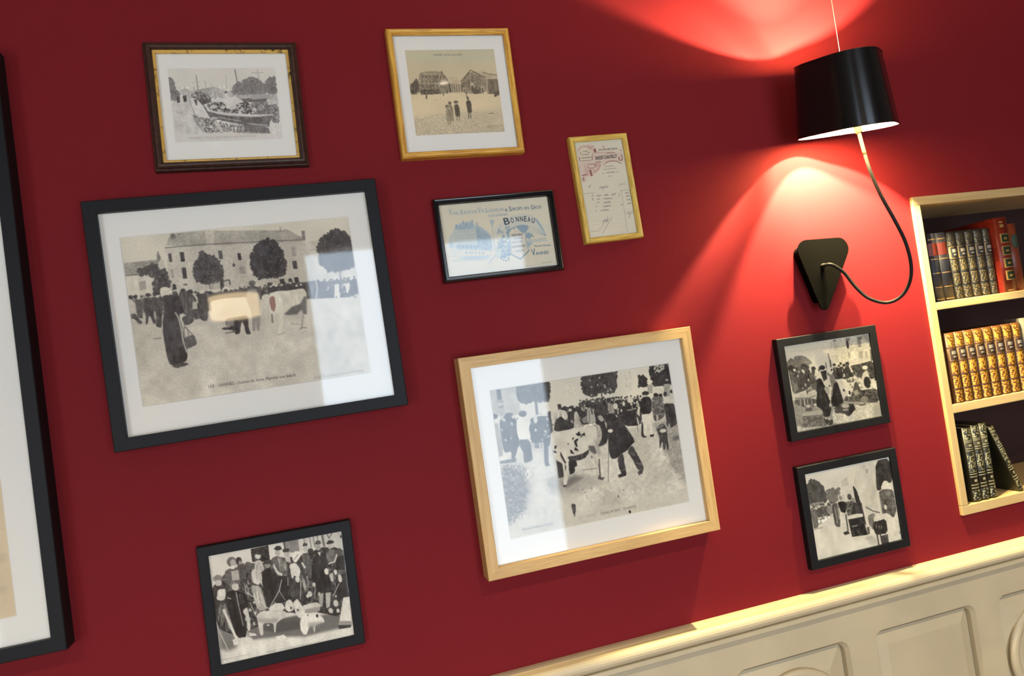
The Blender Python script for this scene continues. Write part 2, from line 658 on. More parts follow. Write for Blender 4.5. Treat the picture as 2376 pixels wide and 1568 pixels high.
T = 0.0205
S1, S2, S3 = EYE - 0.0035, EYE - 0.2475, EYE - 0.4835   # tops of the boards books stand on
sbox('top_board', NX0, NX1, SF, SB, NZ1 - T, NZ1, 'shelf_pine')
sbox('bottom_board', NX0, NX1, SF, SB, NZ0, S3, 'shelf_pine')
sbox('side_board', NX0, NX0 + T, SF, SB, S3, NZ1 - T, 'shelf_pine_v')
sbox('side_board', NX1 - T, NX1, SF, SB, S3, NZ1 - T, 'shelf_pine_v')
sbox('shelf', NX0 + T, NX1 - T, SF + 0.0005, SB, S1 - 0.0185, S1, 'shelf_pine')
sbox('shelf', NX0 + T, NX1 - T, SF + 0.0005, SB, S2 - 0.0205, S2, 'shelf_pine')
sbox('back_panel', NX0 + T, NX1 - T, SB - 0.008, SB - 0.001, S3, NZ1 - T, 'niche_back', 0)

# book materials
plain('navy_cloth', (0.007, 0.008, 0.017), 0.6, noise=(200, 0.2))
plain('red_label', (0.11, 0.014, 0.005), 0.5)
plain('slate_cloth', (0.010, 0.011, 0.012), 0.5, noise=(200, 0.2))
plain('red_leather', (0.11, 0.007, 0.003), 0.4, noise=(90, 0.2))
plain('tan_leather', (0.14, 0.024, 0.008), 0.4, noise=(200, 0.3))
plain('brown_leather', (0.085, 0.032, 0.010), 0.4, noise=(200, 0.2))
plain('dark_brown_leather', (0.035, 0.016, 0.008), 0.5)
plain('black_green_leather', (0.012, 0.0115, 0.006), 0.4)
plain('green_label', (0.008, 0.018, 0.007), 0.4)
plain('green_oval', (0.018, 0.045, 0.028), 0.45)
plain('page_paper', (0.55, 0.45, 0.30), 0.9)
plain('grey_cloth', (0.14, 0.12, 0.09), 0.7, noise=(400, 0.3))
plain('gilt_line', (0.30, 0.18, 0.05), 0.4, metal=0.3)
plain('silver_line', (0.32, 0.30, 0.18), 0.45, metal=0.2)
plain('white_title', (0.26, 0.23, 0.18), 0.6)


def tooled(name, gilt, ground, scale, thr):
    """gold tooling: a repeating blossom of discs and leaves stamped on leather"""
    m, nt, b = nmat(name)
    tc = nt.nodes.new('ShaderNodeTexCoord')
    v = nt.nodes.new('ShaderNodeTexVoronoi')
    v.inputs['Scale'].default_value = scale
    link(nt, tc, 'Object', v, 'Vector')
    n = nt.nodes.new('ShaderNodeTexNoise')
    n.inputs['Scale'].default_value = scale * 1.1
    n.inputs['Detail'].default_value = 2
    link(nt, tc, 'Object', n, 'Vector')
    a = nt.nodes.new('ShaderNodeMath')
    a.operation = 'MULTIPLY'
    link(nt, v, 'Distance', a, 0)
    link(nt, n, 'Fac', a, 1)
    r = nt.nodes.new('ShaderNodeValToRGB')
    r.color_ramp.elements[0].position = thr
    r.color_ramp.elements[1].position = thr + 0.10
    r.color_ramp.elements[0].color = (*gilt, 1)
    r.color_ramp.elements[1].color = (*ground, 1)
    link(nt, a, 'Value', r, 'Fac')
    link(nt, r, 'Color', b, 'Base Color')
    b.inputs['Roughness'].default_value = 0.38
    b.inputs['Metallic'].default_value = 0.25


tooled('gold_tooling', (0.56, 0.28, 0.03), (0.10, 0.032, 0.008), 240, 0.22)
tooled('slate_tooling', (0.19, 0.14, 0.05), (0.022, 0.021, 0.018), 260, 0.14)
tooled('silver_tooling', (0.36, 0.33, 0.17), (0.020, 0.019, 0.010), 230, 0.16)


def spine_y(s, bulge):
    return bulge * 4 * s * s


def book_shell(w, h, d, bulge, cover):
    """one continuous cover: rounded spine and two boards, open at the fore edge"""
    N = 10
    t = 0.0024
    out = [(-w / 2, d)] + [(-w / 2 + w * k / N, spine_y(-0.5 + k / N, bulge)) for k in range(N + 1)] + [(w / 2, d)]
    inn = [(w / 2 - t, d)] + [((w - 2 * t) * (0.5 - k / N), spine_y(0.5 - k / N, bulge) + t) for k in range(N + 1)] + [(-w / 2 + t, d)]
    loop = out + inn
    bm = bmesh.new()
    a = [bm.verts.new((x, y, 0)) for x, y in loop]
    b = [bm.verts.new((x, y, h)) for x, y in loop]
    n = len(loop)
    for i in range(n):
        bm.faces.new((a[i], a[(i + 1) % n], b[(i + 1) % n], b[i]))
    m = len(out)
    for L in (a, b):
        for i in range(m - 1):
            bm.faces.new((L[i], L[i + 1], L[n - 2 - i], L[n - 1 - i]))
    return bm


def strip(name, w, bulge, s0, s1, z0, z1, mat, parent, lift=0.0005):
    """thin plate hugging the rounded spine between s0..s1 (fractions of the width)"""
    N = 6
    vs, fs = [], []
    for k in range(N + 1):
        s = s0 + (s1 - s0) * k / N
        y = spine_y(s, bulge) - lift
        vs += [(s * w, y, z0), (s * w, y, z1), (s * w, y + lift, z0), (s * w, y + lift, z1)]
    for k in range(N):
        i, j = 4 * k, 4 * k + 4
        fs += [(i, j, j + 1, i + 1), (i + 1, j + 1, j + 3, i + 3), (i + 2, j + 2, j, i)]
    fs += [(0, 1, 3, 2), (4 * N, 4 * N + 2, 4 * N + 3, 4 * N + 1)]
    return obj(name, vs, fs, mat, parent)


def book(label, x0, x1, z0, h, yf, d, cover, style, group=None, lean=0.0):
    w = (x1 - x0) - 0.0006
    if lean:
        t = thing('book', label, 'book', (x0, yf, z0), (0, -lean, 0), group)
        off = w / 2
    else:
        t = thing('book', label, 'book', ((x0 + x1) / 2, yf, z0), group=group)
        off = 0.0
    bulge = min(0.006, 0.20 * w)
    kids = [bobj('cover', book_shell(w, h, d, bulge, cover), cover, t)]
    for q in kids[0].data.polygons:
        q.use_smooth = 1 <= q.index <= 10
    kids.append(box('page_block', -w / 2 + 0.0025, w / 2 - 0.0025, bulge + 0.003, d - 0.004, 0.003, h - 0.003, 'page_paper', t))
    S = lambda n, a, b, c, e, m, l=0.0005: kids.append(strip(n, w, bulge, a, b, h * c, h * e, m, t, l))
    if style == 'navy':
        S('title_label', -0.5, 0.5, 0.675, 0.855, 'red_label')
        for c in (0.905, 0.615, 0.41, 0.205, 0.03):
            S('gilt_band', -0.42, 0.42, c, c + 0.012, 'gilt_line')
    elif style in ('gold', 'slate'):
        g = 'gold_tooling' if style == 'gold' else 'slate_tooling'
        f = 'gilt_line'
        for c in (0.02, 0.215, 0.41, 0.80):
            S('gilt_panel', -0.40, 0.40, c, c + 0.172, g)
        S('title_panel', -0.40, 0.40, 0.605, 0.780, f)
        S('title_ground', -0.35, 0.40, 0.614, 0.771, 'dark_brown_leather' if style == 'gold' else 'slate_cloth', 0.0008)
        S('title_print', -0.20, 0.36, 0.692, 0.740, 'white_title', 0.0011)
        S('volume_number', -0.10, 0.30, 0.646, 0.670, 'white_title', 0.0011)
        for c in (0.0, 0.198, 0.393, 0.588, 0.785):
            S('raised_band', -0.5, 0.5, c, c + 0.011, cover, 0.0012)
    elif style == 'red':
        for c in (0.655, 0.49, 0.325, 0.16):
            S('gilt_panel', -0.30, 0.42, c, c + 0.125, 'gilt_line')
            S('title_label', -0.22, 0.42, c + 0.012, c + 0.113, 'green_label', 0.0008)
            S('title_print', -0.08, 0.16, c + 0.045, c + 0.072, 'gilt_line', 0.0011)
        S('gilt_stamp', -0.25, 0.0, 0.925, 0.945, 'gilt_line')
        S('gilt_stamp', -0.22, 0.05, 0.865, 0.905, 'gilt_line')
        S('gilt_stamp', -0.3, 0.1, 0.018, 0.034, 'gilt_line')
    elif style == 'tan':
        vs = [(0, -0.0006, h * 0.735)]
        N = 20
        for k in range(N):
            a = 2 * math.pi * k / N
            s = 0.34 * math.cos(a)
            vs.append((s * w, spine_y(s, bulge) - 0.0006, h * (0.735 + 0.105 * math.sin(a))))
        kids.append(obj('oval_label', vs, [(0, 1 + k, 1 + (k + 1) % N) for k in range(N)], 'green_oval', t))
    elif style == 'silver':
        for c, e in ((0.03, 0.16), (0.40, 0.66), (0.84, 0.985)):
            S('silver_panel', -0.42, 0.42, c, e, 'silver_tooling')
        for c in (0.185, 0.225, 0.335, 0.37, 0.685, 0.715, 0.80, 0.82):
            S('silver_band', -0.44, 0.44, c, c + 0.009, 'silver_line')
        S('silver_stamp', -0.15, 0.15, 0.745, 0.775, 'silver_line')
        S('silver_stamp', -0.15, 0.15, 0.27, 0.30, 'silver_line')
    elif style == 'grey':
        pass
    if off:
        for k in kids:
            for v in k.data.vertices:
                v.co.x += off
    return t


NTH = ['first', 'second', 'third', 'fourth', 'fifth', 'sixth', 'seventh', 'eighth', 'ninth']
YA = 1.416
kx = YA / 1.40
xs = [1.4215, 1.4470, 1.4749, 1.5060]
for i in range(3):
    book('dark navy book with red title label, %s from the side board on the top shelf' % NTH[i],
         xs[i] * kx, xs[i + 1] * kx, S1, 0.167, YA + (0.006 if i == 0 else 0), 0.13, 'navy_cloth', 'navy', 'navy books on the top shelf')
xs = [1.5060, 1.5309, 1.5588, 1.586, 1.6144, 1.6385]
for i in range(5):
    book('slate book with gilt floral spine panels, %s of its row beside the navy books' % NTH[i],
         xs[i] * kx, xs[i + 1] * kx, S1, 0.166, YA, 0.13, 'slate_cloth', 'slate', 'slate gilt books on the top shelf')
book('tall glossy red book with four green labels on the top shelf', 1.6385 * kx, 1.6985, S1, 0.186, 1.398, 0.15, 'red_leather', 'red')
book('narrow rust red book with a green oval on the top shelf', 1.6990, 1.7290, S1, 0.168, 1.402, 0.14, 'tan_leather', 'tan')
YB = 1.396
xs = [1.4370, 1.4550, 1.4825, 1.5100, 1.5386, 1.5684, 1.5985, 1.6280, 1.6590, 1.6880]
for i in range(9):
    book('brown book with gold tooled spine, %s from the side board on the middle shelf' % NTH[i],
         xs[i] * 0.997, xs[i + 1] * 0.997, S2, 0.168, YB + (0.010 if i == 0 else 0.0), 0.12,
         'brown_leather', 'gold', 'gold tooled books on the middle shelf')
book('plain grey cloth book at the end of the gold tooled row', 1.6840, 1.7105, S2, 0.176, YB, 0.045, 'grey_cloth', 'grey')
xs = [1.4600, 1.4870, 1.5115, 1.5330]
for i in range(3):
    book('upright black book with silver tooled spine, %s from the side board on the bottom board' % NTH[i],
         xs[i] * 0.9965, xs[i + 1] * 0.9965, S3, 0.176 + 0.002 * i, 1.395, 0.13, 'black_green_leather', 'silver', 'black silver tooled books on the bottom board')
book('black book with silver tooled spine leaning against the upright black books', 1.5950, 1.6110, S3, 0.176, 1.395, 0.13,
     'black_green_leather', 'silver', lean=rad(21.0))

# ------------------------------------------------------------------ wall lamp
LX, LY = 1.150, 1.258
LZ0, LZ1 = EYE + 0.381, EYE + 0.531
lamp = thing('wall_lamp', 'black hanging shade on a thin wire with a looping cord to the wall', 'lamp', (LX, WALL, EYE + 0.10))
lamp_o = Vector(lamp.location)
TILT = rad(9.0)
axis = Vector((0.74, -0.67, 0)).normalized()
rotT = Matrix.Rotation(TILT, 3, axis)
# the near side of the shade hangs lower
if (rotT @ Vector((-0.67, -0.74, 0))).z > 0:
    rotT = Matrix.Rotation(-TILT, 3, axis)
rotT = Matrix.Rotation(rad(0.3), 3, Vector((0.67, 0.74, 0)).normalized()) @ rotT


def shade_r(phi):
    return 1.0 + 0.115 * math.cos(3 * (phi - rad(129)))


def shade_pt(phi, f, k):
    """phi around, f 0 (bottom) .. 1 (top), k radial offset"""
    r = (0.0970 + (0.0830 - 0.0970) * f) * shade_r(phi) + k
    p = rotT @ Vector((r * math.cos(phi), r * math.sin(phi), (f - 0.5) * (LZ1 - LZ0) - 0.075 * r * math.cos(phi + rad(42))))
    return p + Vector((LX, LY, (LZ0 + LZ1) / 2)) - lamp_o


NP = 240
for nm, k, mt in (('shade', 0.0, 'lamp_black'), ('shade_lining', -0.0012, 'lamp_lining')):
    vs, fs = [], []
    for lay in range(2):
        kk = k - 0.0010 * lay
        for f in (0, 1):
            for a in range(NP):
                vs.append(shade_pt(2 * math.pi * a / NP, f, kk))
    for a in range(NP):
        b = (a + 1) % NP
        fs.append((a, b, NP + b, NP + a))
        fs.append((2 * NP + b, 2 * NP + a, 3 * NP + a, 3 * NP + b))
        fs.append((b, a, 2 * NP + a, 2 * NP + b))
        fs.append((NP + a, NP + b, 3 * NP + b, 3 * NP + a))
    obj(nm, vs, fs, mt, lamp, smooth=False)
for nm, f in (('hem', 0.0), ('hem', 1.0)):
    pts = [shade_pt(2 * math.pi * a / NP, f, 0.0004) for a in range(NP + 1)]
    tube(nm, pts, 0.0011, 'lamp_black', lamp, 6)
ctr = Vector((LX, LY, (LZ0 + LZ1) / 2)) - lamp_o
# suspension wire, spider and lamp holder
tube('wire', [ctr + Vector((0, 0, 0.05)), ctr + Vector((0.0, 0, CEIL - 0.02) ) - Vector((0, 0, (LZ0 + LZ1) / 2))], 0.00045, 'wire_grey', lamp, 6)
tube('ceiling_hook', [ctr + Vector((0, 0, CEIL - 0.02 - (LZ0 + LZ1) / 2)), ctr + Vector((0, 0, CEIL - (LZ0 + LZ1) / 2))], 0.012, 'steel', lamp, 12)
for a in (rad(76), rad(196), rad(316)):
    q = shade_pt(a, 0.62, -0.002)
    tube('spider_arm', [ctr + Vector((0, 0, 0.05)), q], 0.0012, 'steel', lamp, 6)
sock_t = ctr + Vector((0, 0, -0.03))
sock_b = at(2001, 338, 1.245) - lamp_o
s0 = at(1988, 286, LY - 0.002) - lamp_o
s1 = at(1993, 308, LY - 0.004) - lamp_o
tube('lamp_holder', [ctr + Vector((0, 0, -0.012)), s0 + Vector((0, 0, 0.004)), s0, s1, s1 + Vector((0.0003, 0, -0.0005))],
     [0.010, 0.0095, 0.0080, 0.0068, 0.0045], 'cord_white', lamp, 16)
B1 = Vector((1.172, 1.246, EYE + 0.478))
B2 = Vector((1.126, 1.302, EYE + 0.480))  # added second source, imitates the bulb's reflection inside the shade
LAMP_W = (130.0, 210.0)
for i, B in enumerate((B1, B2)):
    bm = bmesh.new()
    bmesh.ops.create_uvsphere(bm, u_segments=16, v_segments=10, radius=0.011)
    for v in bm.verts:
        v.co.z *= 1.25
        v.co += B - lamp_o
    bobj('bulb', bm, 'picture_glass', lamp, True)
    tube('bulb_arm', [B - lamp_o + Vector((0, 0, -0.0135)), ctr + Vector((0, 0, -0.02))], 0.003, 'cord_white', lamp, 8)
    l = bpy.data.lights.new('bulb_light', 'POINT')
    l.energy = LAMP_W[i]
    l.color = (1.0, 0.82, 0.43)
    l.shadow_soft_size = 0.006
    o = bpy.data.objects.new('bulb_light', l)
    COL.objects.link(o)
    o.location = B
# looping cord
path = [(1993, 308, 1.254), (2003, 345, 1.248), (2020, 399, 1.236), (2045, 455, 1.228), (2075, 509, 1.225), (2101, 562, 1.228),
        (2114, 615, 1.238), (2110, 656, 1.255), (2090, 688, 1.275), (2056, 702, 1.297), (2015, 691, 1.316), (1984, 664, 1.330),
        (1961, 635, 1.337), (1942, 620, 1.339), (1926, 613, 1.342), (1912, 616, 1.356), (1908, 617, 1.368)]
pp = smooth_path([at(x, y, d) - lamp_o for x, y, d in path], 7)
n0 = 9
tube('cord_sleeve', pp[:n0 + 1], 0.0038, 'cord_white', lamp, 12)
tube('cord', pp[n0 - 1:], 0.0036, 'cord_black', lamp, 12)


def round_poly(pts, radii, n=10):
    out = []
    m = len(pts)
    for i in range(m):
        p, a, b = Vector(pts[i]), Vector(pts[i - 1]), Vector(pts[(i + 1) % m])
        u, v = (a - p).normalized(), (b - p).normalized()
        half = math.acos(max(-1, min(1, u.dot(v)))) / 2
        r = radii[i]
        t = r / math.tan(half)
        c = p + (u + v).normalized() * (r / math.sin(half))
        s, e = p + u * t - c, p + v * t - c
        a0, a1 = math.atan2(s.y, s.x), math.atan2(e.y, e.x)
        d = (a1 - a0 + math.pi) % (2 * math.pi) - math.pi
        for k in range(n + 1):
            w = a0 + d * k / n
            out.append((c.x + r * math.cos(w), c.y + r * math.sin(w)))
    return out


PF = 1.368                                            # front of the wall plate
cn = [at(1846, 561, PF), at(1972, 552, PF), at(1911, 737, PF)]
cn = [(p.x - lamp_o.x, p.z - lamp_o.z) for p in cn]
cn = [(cn[0][0] - 0.006, cn[0][1] + 0.003), (cn[1][0] + 0.012, cn[1][1] + 0.003), (cn[2][0] + 0.004, cn[2][1] - 0.002)]
pl = round_poly(cn, [0.025, 0.025, 0.013])
prism('wall_plate', pl, PF - WALL, PF - WALL + 0.003, 'plate_black', lamp, 0.0006)
cxp = sum(p[0] for p in cn) / 3
czp = sum(p[1] for p in cn) / 3
bx = round_poly([(cxp + (x - cxp) * 0.80, czp + (z - czp) * 0.80) for x, z in cn], [0.016, 0.016, 0.009])
prism('mounting_box', bx, PF - WALL + 0.003, -0.0005, 'plate_black', lamp)
gp = at(1908, 617, PF) - lamp_o
tube('cord_grip', [gp + Vector((0, 0.004, 0)), gp + Vector((0, -0.006, 0)), gp + Vector((0, -0.009, 0))], [0.0055, 0.0052, 0.004], 'cord_black', lamp, 12)

# ------------------------------------------------------------------ pendant lamp in the room behind the camera
pend = thing('pendant_lamp', 'drum pendant lamp with a warm fabric shade hanging from the ceiling', 'lamp', (-0.33, -1.2, 2.02))
emit('pendant_shade_glow', (1.0, 0.76, 0.42), 11.0)
N = 32
vs = [(0.12 * math.cos(2 * math.pi * k / N), 0.12 * math.sin(2 * math.pi * k / N), z) for z in (0, 0.11) for k in range(N)]
obj('shade', vs, [(k, (k + 1) % N, N + (k + 1) % N, N + k) for k in range(N)] + [tuple(range(N))[::-1]], 'pendant_shade_glow', pend, True)
tube('cable', [(0, 0, 0.05), (0, 0, CEIL - 2.02 - 0.02)], 0.003, 'cord_black', pend, 8)
tube('ceiling_rose', [(0, 0, CEIL - 2.02 - 0.03), (0, 0, CEIL - 2.02)], [0.02, 0.05], 'window_white', pend, 20)

# unseen floor lamp added behind the camera as warm low fill
fl = thing('added_fill_lamp', 'added warm fill light shaped as a drum-shaded floor lamp between the two windows', 'lamp', (-1.02, -1.72, 0))
emit('fill_lamp_glow', (1.0, 0.76, 0.47), 24.0)
N = 32
vs = [(r * math.cos(2 * math.pi * k / N), r * math.sin(2 * math.pi * k / N), z) for r, z in ((0.19, 0.92), (0.16, 1.26)) for k in range(N)]
obj('shade', vs, [(k, (k + 1) % N, N + (k + 1) % N, N + k) for k in range(N)], 'fill_lamp_glow', fl, True)
tube('pole', [(0, 0, 0.02), (0, 0, 1.24)], 0.011, 'steel', fl, 12)
tube('base', [(0, 0, 0), (0, 0, 0.015), (0, 0, 0.025)], [0.14, 0.14, 0.03], 'steel', fl, 28)

# ------------------------------------------------------------------ picture frames


def srgb(c):
    c = np.asarray(c, float)
    return np.where(c <= 0.04045, c / 12.92, ((c + 0.055) / 1.055) ** 2.4)


def homography(src):
    """3x3 taking the photo quad TL, TR, BR, BL to the unit square (u right, v down)"""
    dst = [(0, 0), (1, 0), (1, 1), (0, 1)]
    A, b = [], []
    for (x, y), (u, v) in zip(src, dst):
        A += [[x, y, 1, 0, 0, 0, -u * x, -u * y], [0, 0, 0, x, y, 1, -v * x, -v * y]]
        b += [u, v]
    h = np.linalg.solve(np.array(A, float), np.array(b, float))
    return np.append(h, 1).reshape(3, 3)


class Frame:
    def __init__(self, name, label, cx, cz, w, h, rot, depth, border, prof, mats, group=None):
        self.t = thing(name, label, 'picture frame', (cx, WALL, EYE + cz), (0, -rad(rot), 0), group)
        self.cx, self.cz, self.rot, self.depth, self.w, self.h, self.b = cx, cz, rad(rot), depth, w, h, border
        hw, hh = w / 2, h / 2
        mh, mv = mats
        for side in 'TBLR':
            vs = []
            for s, d in prof:
                y = -d
                if side == 'T':
                    vs += [(-hw + s, y, hh - s), (hw - s, y, hh - s)]
                elif side == 'B':
                    vs += [(-hw + s, y, -hh + s), (hw - s, y, -hh + s)]
                elif side == 'L':
                    vs += [(-hw + s, y, hh - s), (-hw + s, y, -hh + s)]
                else:
                    vs += [(hw - s, y, hh - s), (hw - s, y, -hh + s)]
            n = len(prof)
            bm = bmesh.new()
            vv = [bm.verts.new(p) for p in vs]
            for i in range(n):
                j = (i + 1) % n
                bm.faces.new((vv[2 * i], vv[2 * i + 1], vv[2 * j + 1], vv[2 * j]))
            bm.faces.new([vv[2 * i] for i in range(n)])
            bm.faces.new([vv[2 * i + 1] for i in range(n)][::-1])
            bobj('frame_bar', bm, mh if side in 'TB' else mv, self.t)

    def local(self, px, py, d):
        p = at(px, py, WALL - d)
        dx, dz = p.x - self.cx, p.z - EYE - self.cz
        c, s = math.cos(-self.rot), math.sin(-self.rot)
        return c * dx - s * dz, s * dx + c * dz

    def sheet(self, name, x0, x1, z0, z1, d, mat, thick=0.0012):
        return box(name, x0, x1, -d, -d + thick, z0, z1, mat, self.t)

    def mat(self, hx0, hx1, hz0, hz1, d, thick=0.0018):
        """window mount with a bevelled opening"""
        e = self.b - 0.004
        X0, X1, Z0, Z1 = -self.w / 2 + e, self.w / 2 - e, -self.h / 2 + e, self.h / 2 - e
        bm = bmesh.new()

        def loop(a, b, c, f, y):
            return [bm.verts.new(p) for p in ((a, y, c), (b, y, c), (b, y, f), (a, y, f))]
        k = 0.0016
        o0, o1 = loop(X0, X1, Z0, Z1, -d), loop(X0, X1, Z0, Z1, -d + thick)
        i0, i1 = loop(hx0 - k, hx1 + k, hz0 - k, hz1 + k, -d), loop(hx0, hx1, hz0, hz1, -d + thick)
        for A, B in ((o0, i0), (i0, i1), (i1, o1), (o1, o0)):
            for q in range(4):
                r = (q + 1) % 4
                bm.faces.new((A[q], A[r], B[r], B[q]))
        return bobj('window_mount', bm, 'mat_board', self.t)

    def glass(self, d):
        e = self.b - 0.003
        g = box('glass', -self.w / 2 + e, self.w / 2 - e, -d, -d + 0.0015, -self.h / 2 + e, self.h / 2 - e, 'picture_glass', self.t)
        return g

    def back(self):
        e = self.b - 0.003
        box('backing_board', -self.w / 2 + e, self.w / 2 - e, -0.006, -0.003, -self.h / 2 + e, self.h / 2 - e, 'backing_board', self.t)

    def picture(self, pic, quad_px, d):
        """the painted sheet as a fine coloured grid; quad_px are its corners in the photograph"""
        c = [self.local(x, y, d) for x, y in quad_px]
        x0, x1 = (c[0][0] + c[3][0]) / 2, (c[1][0] + c[2][0]) / 2
        z1, z0 = (c[0][1] + c[1][1]) / 2, (c[2][1] + c[3][1]) / 2
        self.rect = (x0, x1, z0, z1)
        self.pd = d
        H, W = pic.img.shape[:2]
        gx, gz = np.meshgrid(np.linspace(x0, x1, W), np.linspace(z1, z0, H))
        co = np.stack([gx, np.full_like(gx, -d), gz], 2).reshape(-1, 3).astype(np.float32)
        idx = np.arange(H * W).reshape(H, W)
        q = np.stack([idx[:-1, :-1], idx[1:, :-1], idx[1:, 1:], idx[:-1, 1:]], 2).reshape(-1, 4).astype(np.int32)
        me = bpy.data.meshes.new('print')
        me.vertices.add(len(co))
        me.vertices.foreach_set('co', co.ravel())
        me.loops.add(q.size)
        me.loops.foreach_set('vertex_index', q.ravel())
        me.polygons.add(len(q))
        me.polygons.foreach_set('loop_start', np.arange(0, q.size, 4, dtype=np.int32))
        me.polygons.foreach_set('loop_total', np.full(len(q), 4, np.int32))
        me.update(calc_edges=True)
        col = np.ones((H * W, 4), np.float32)
        col[:, :3] = srgb(np.clip(pic.img, 0, 1)).reshape(-1, 3) * 0.97
        ca = me.color_attributes.new('ink', 'FLOAT_COLOR', 'POINT')
        ca.data.foreach_set('color', col.ravel())
        me.materials.append(MATS['printed_paper'])
        o = bpy.data.objects.new('print', me)
        COL.objects.link(o)
        o.parent = self.t
        self.print = o
        self.pic = pic
        return o

    def uv(self, x, y):
        """drawing coordinates (the pic's current crop) -> frame local x, z"""
        u, v = self.pic.uv(x, y)
        x0, x1, z0, z1 = self.rect
        return Vector((x0 + (x1 - x0) * u, z1 + (z0 - z1) * v))

    def text(self, s, p0, p1, size, mat, crop=None, bold=0.0, slant=0.0):
        """lettering whose baseline runs p0..p1; size = letter height in drawing units"""
        if crop:
            self.pic.t = crop
        a, b = self.uv(*p0), self.uv(*p1)
        hgt = (self.uv(p0[0], p0[1]) - self.uv(p0[0] - 0.15 * size, p0[1] - size)).length
        cu = bpy.data.curves.new('lettering', 'FONT')
        cu.body = s
        cu.offset = bold
        cu.shear = slant
        cu.resolution_u = 3
        ob = bpy.data.objects.new('tmp', cu)
        COL.objects.link(ob)
        bpy.context.view_layer.update()
        me = bpy.data.meshes.new_from_object(ob.evaluated_get(bpy.context.evaluated_depsgraph_get()))
        bpy.data.objects.remove(ob)
        bpy.data.curves.remove(cu)
        n = len(me.vertices)
        co = np.empty(n * 3, np.float32)
        me.vertices.foreach_get('co', co)
        co = co.reshape(-1, 3)
        w = co[:, 0].max() - co[:, 0].min()
        d = (b - a)
        sx = d.length / w
        sz = hgt / 0.70
        u = d.normalized()
        v = Vector((-u.y, u.x))
        X = (co[:, 0] - co[:, 0].min()) * sx
        Z = co[:, 1] * sz
        new = np.stack([a.x + u.x * X + v.x * Z, np.full(n, -self.pd - 0.0003), a.y + u.y * X + v.y * Z], 1)
        me.vertices.foreach_set('co', new.astype(np.float32).ravel())
        me.name = 'lettering'
        me.materials.clear()
        me.materials.append(MATS[mat])
        me.update()
        o = bpy.data.objects.new('lettering', me)
        COL.objects.link(o)
        o.parent = self.print
        return o

# ------------------------------------------------------------------ painter for the printed sheets


def vnoise(h, w, cell, rng):
    """smooth value noise in 0..1"""
    gh, gw = int(h / cell) + 3, int(w / cell) + 3
    g = rng.random((gh, gw))
    y, x = np.arange(h) / cell, np.arange(w) / cell
    yi, xi = y.astype(int), x.astype(int)
    fy, fx = (y - yi)[:, None], (x - xi)[None, :]
    fy, fx = fy * fy * (3 - 2 * fy), fx * fx * (3 - 2 * fx)
    a, b = g[np.ix_(yi, xi)], g[np.ix_(yi, xi + 1)]
    c, d = g[np.ix_(yi + 1, xi)], g[np.ix_(yi + 1, xi + 1)]
    return (a * (1 - fx) + b * fx) * (1 - fy) + (c * (1 - fx) + d * fx) * fy


def blur(a, r):
    r = int(round(r))
    if r < 1:
        return a
    for ax in (0, 1):
        p = np.pad(a, [(r + 1, r) if i == ax else (0, 0) for i in range(a.ndim)], mode='edge')
        c = np.cumsum(p, axis=ax)
        n = a.shape[ax]
        hi = np.take(c, np.arange(2 * r + 1, 2 * r + 1 + n), axis=ax)
        lo = np.take(c, np.arange(0, n), axis=ax)
        a = (hi - lo) / (2 * r + 1)
    return a


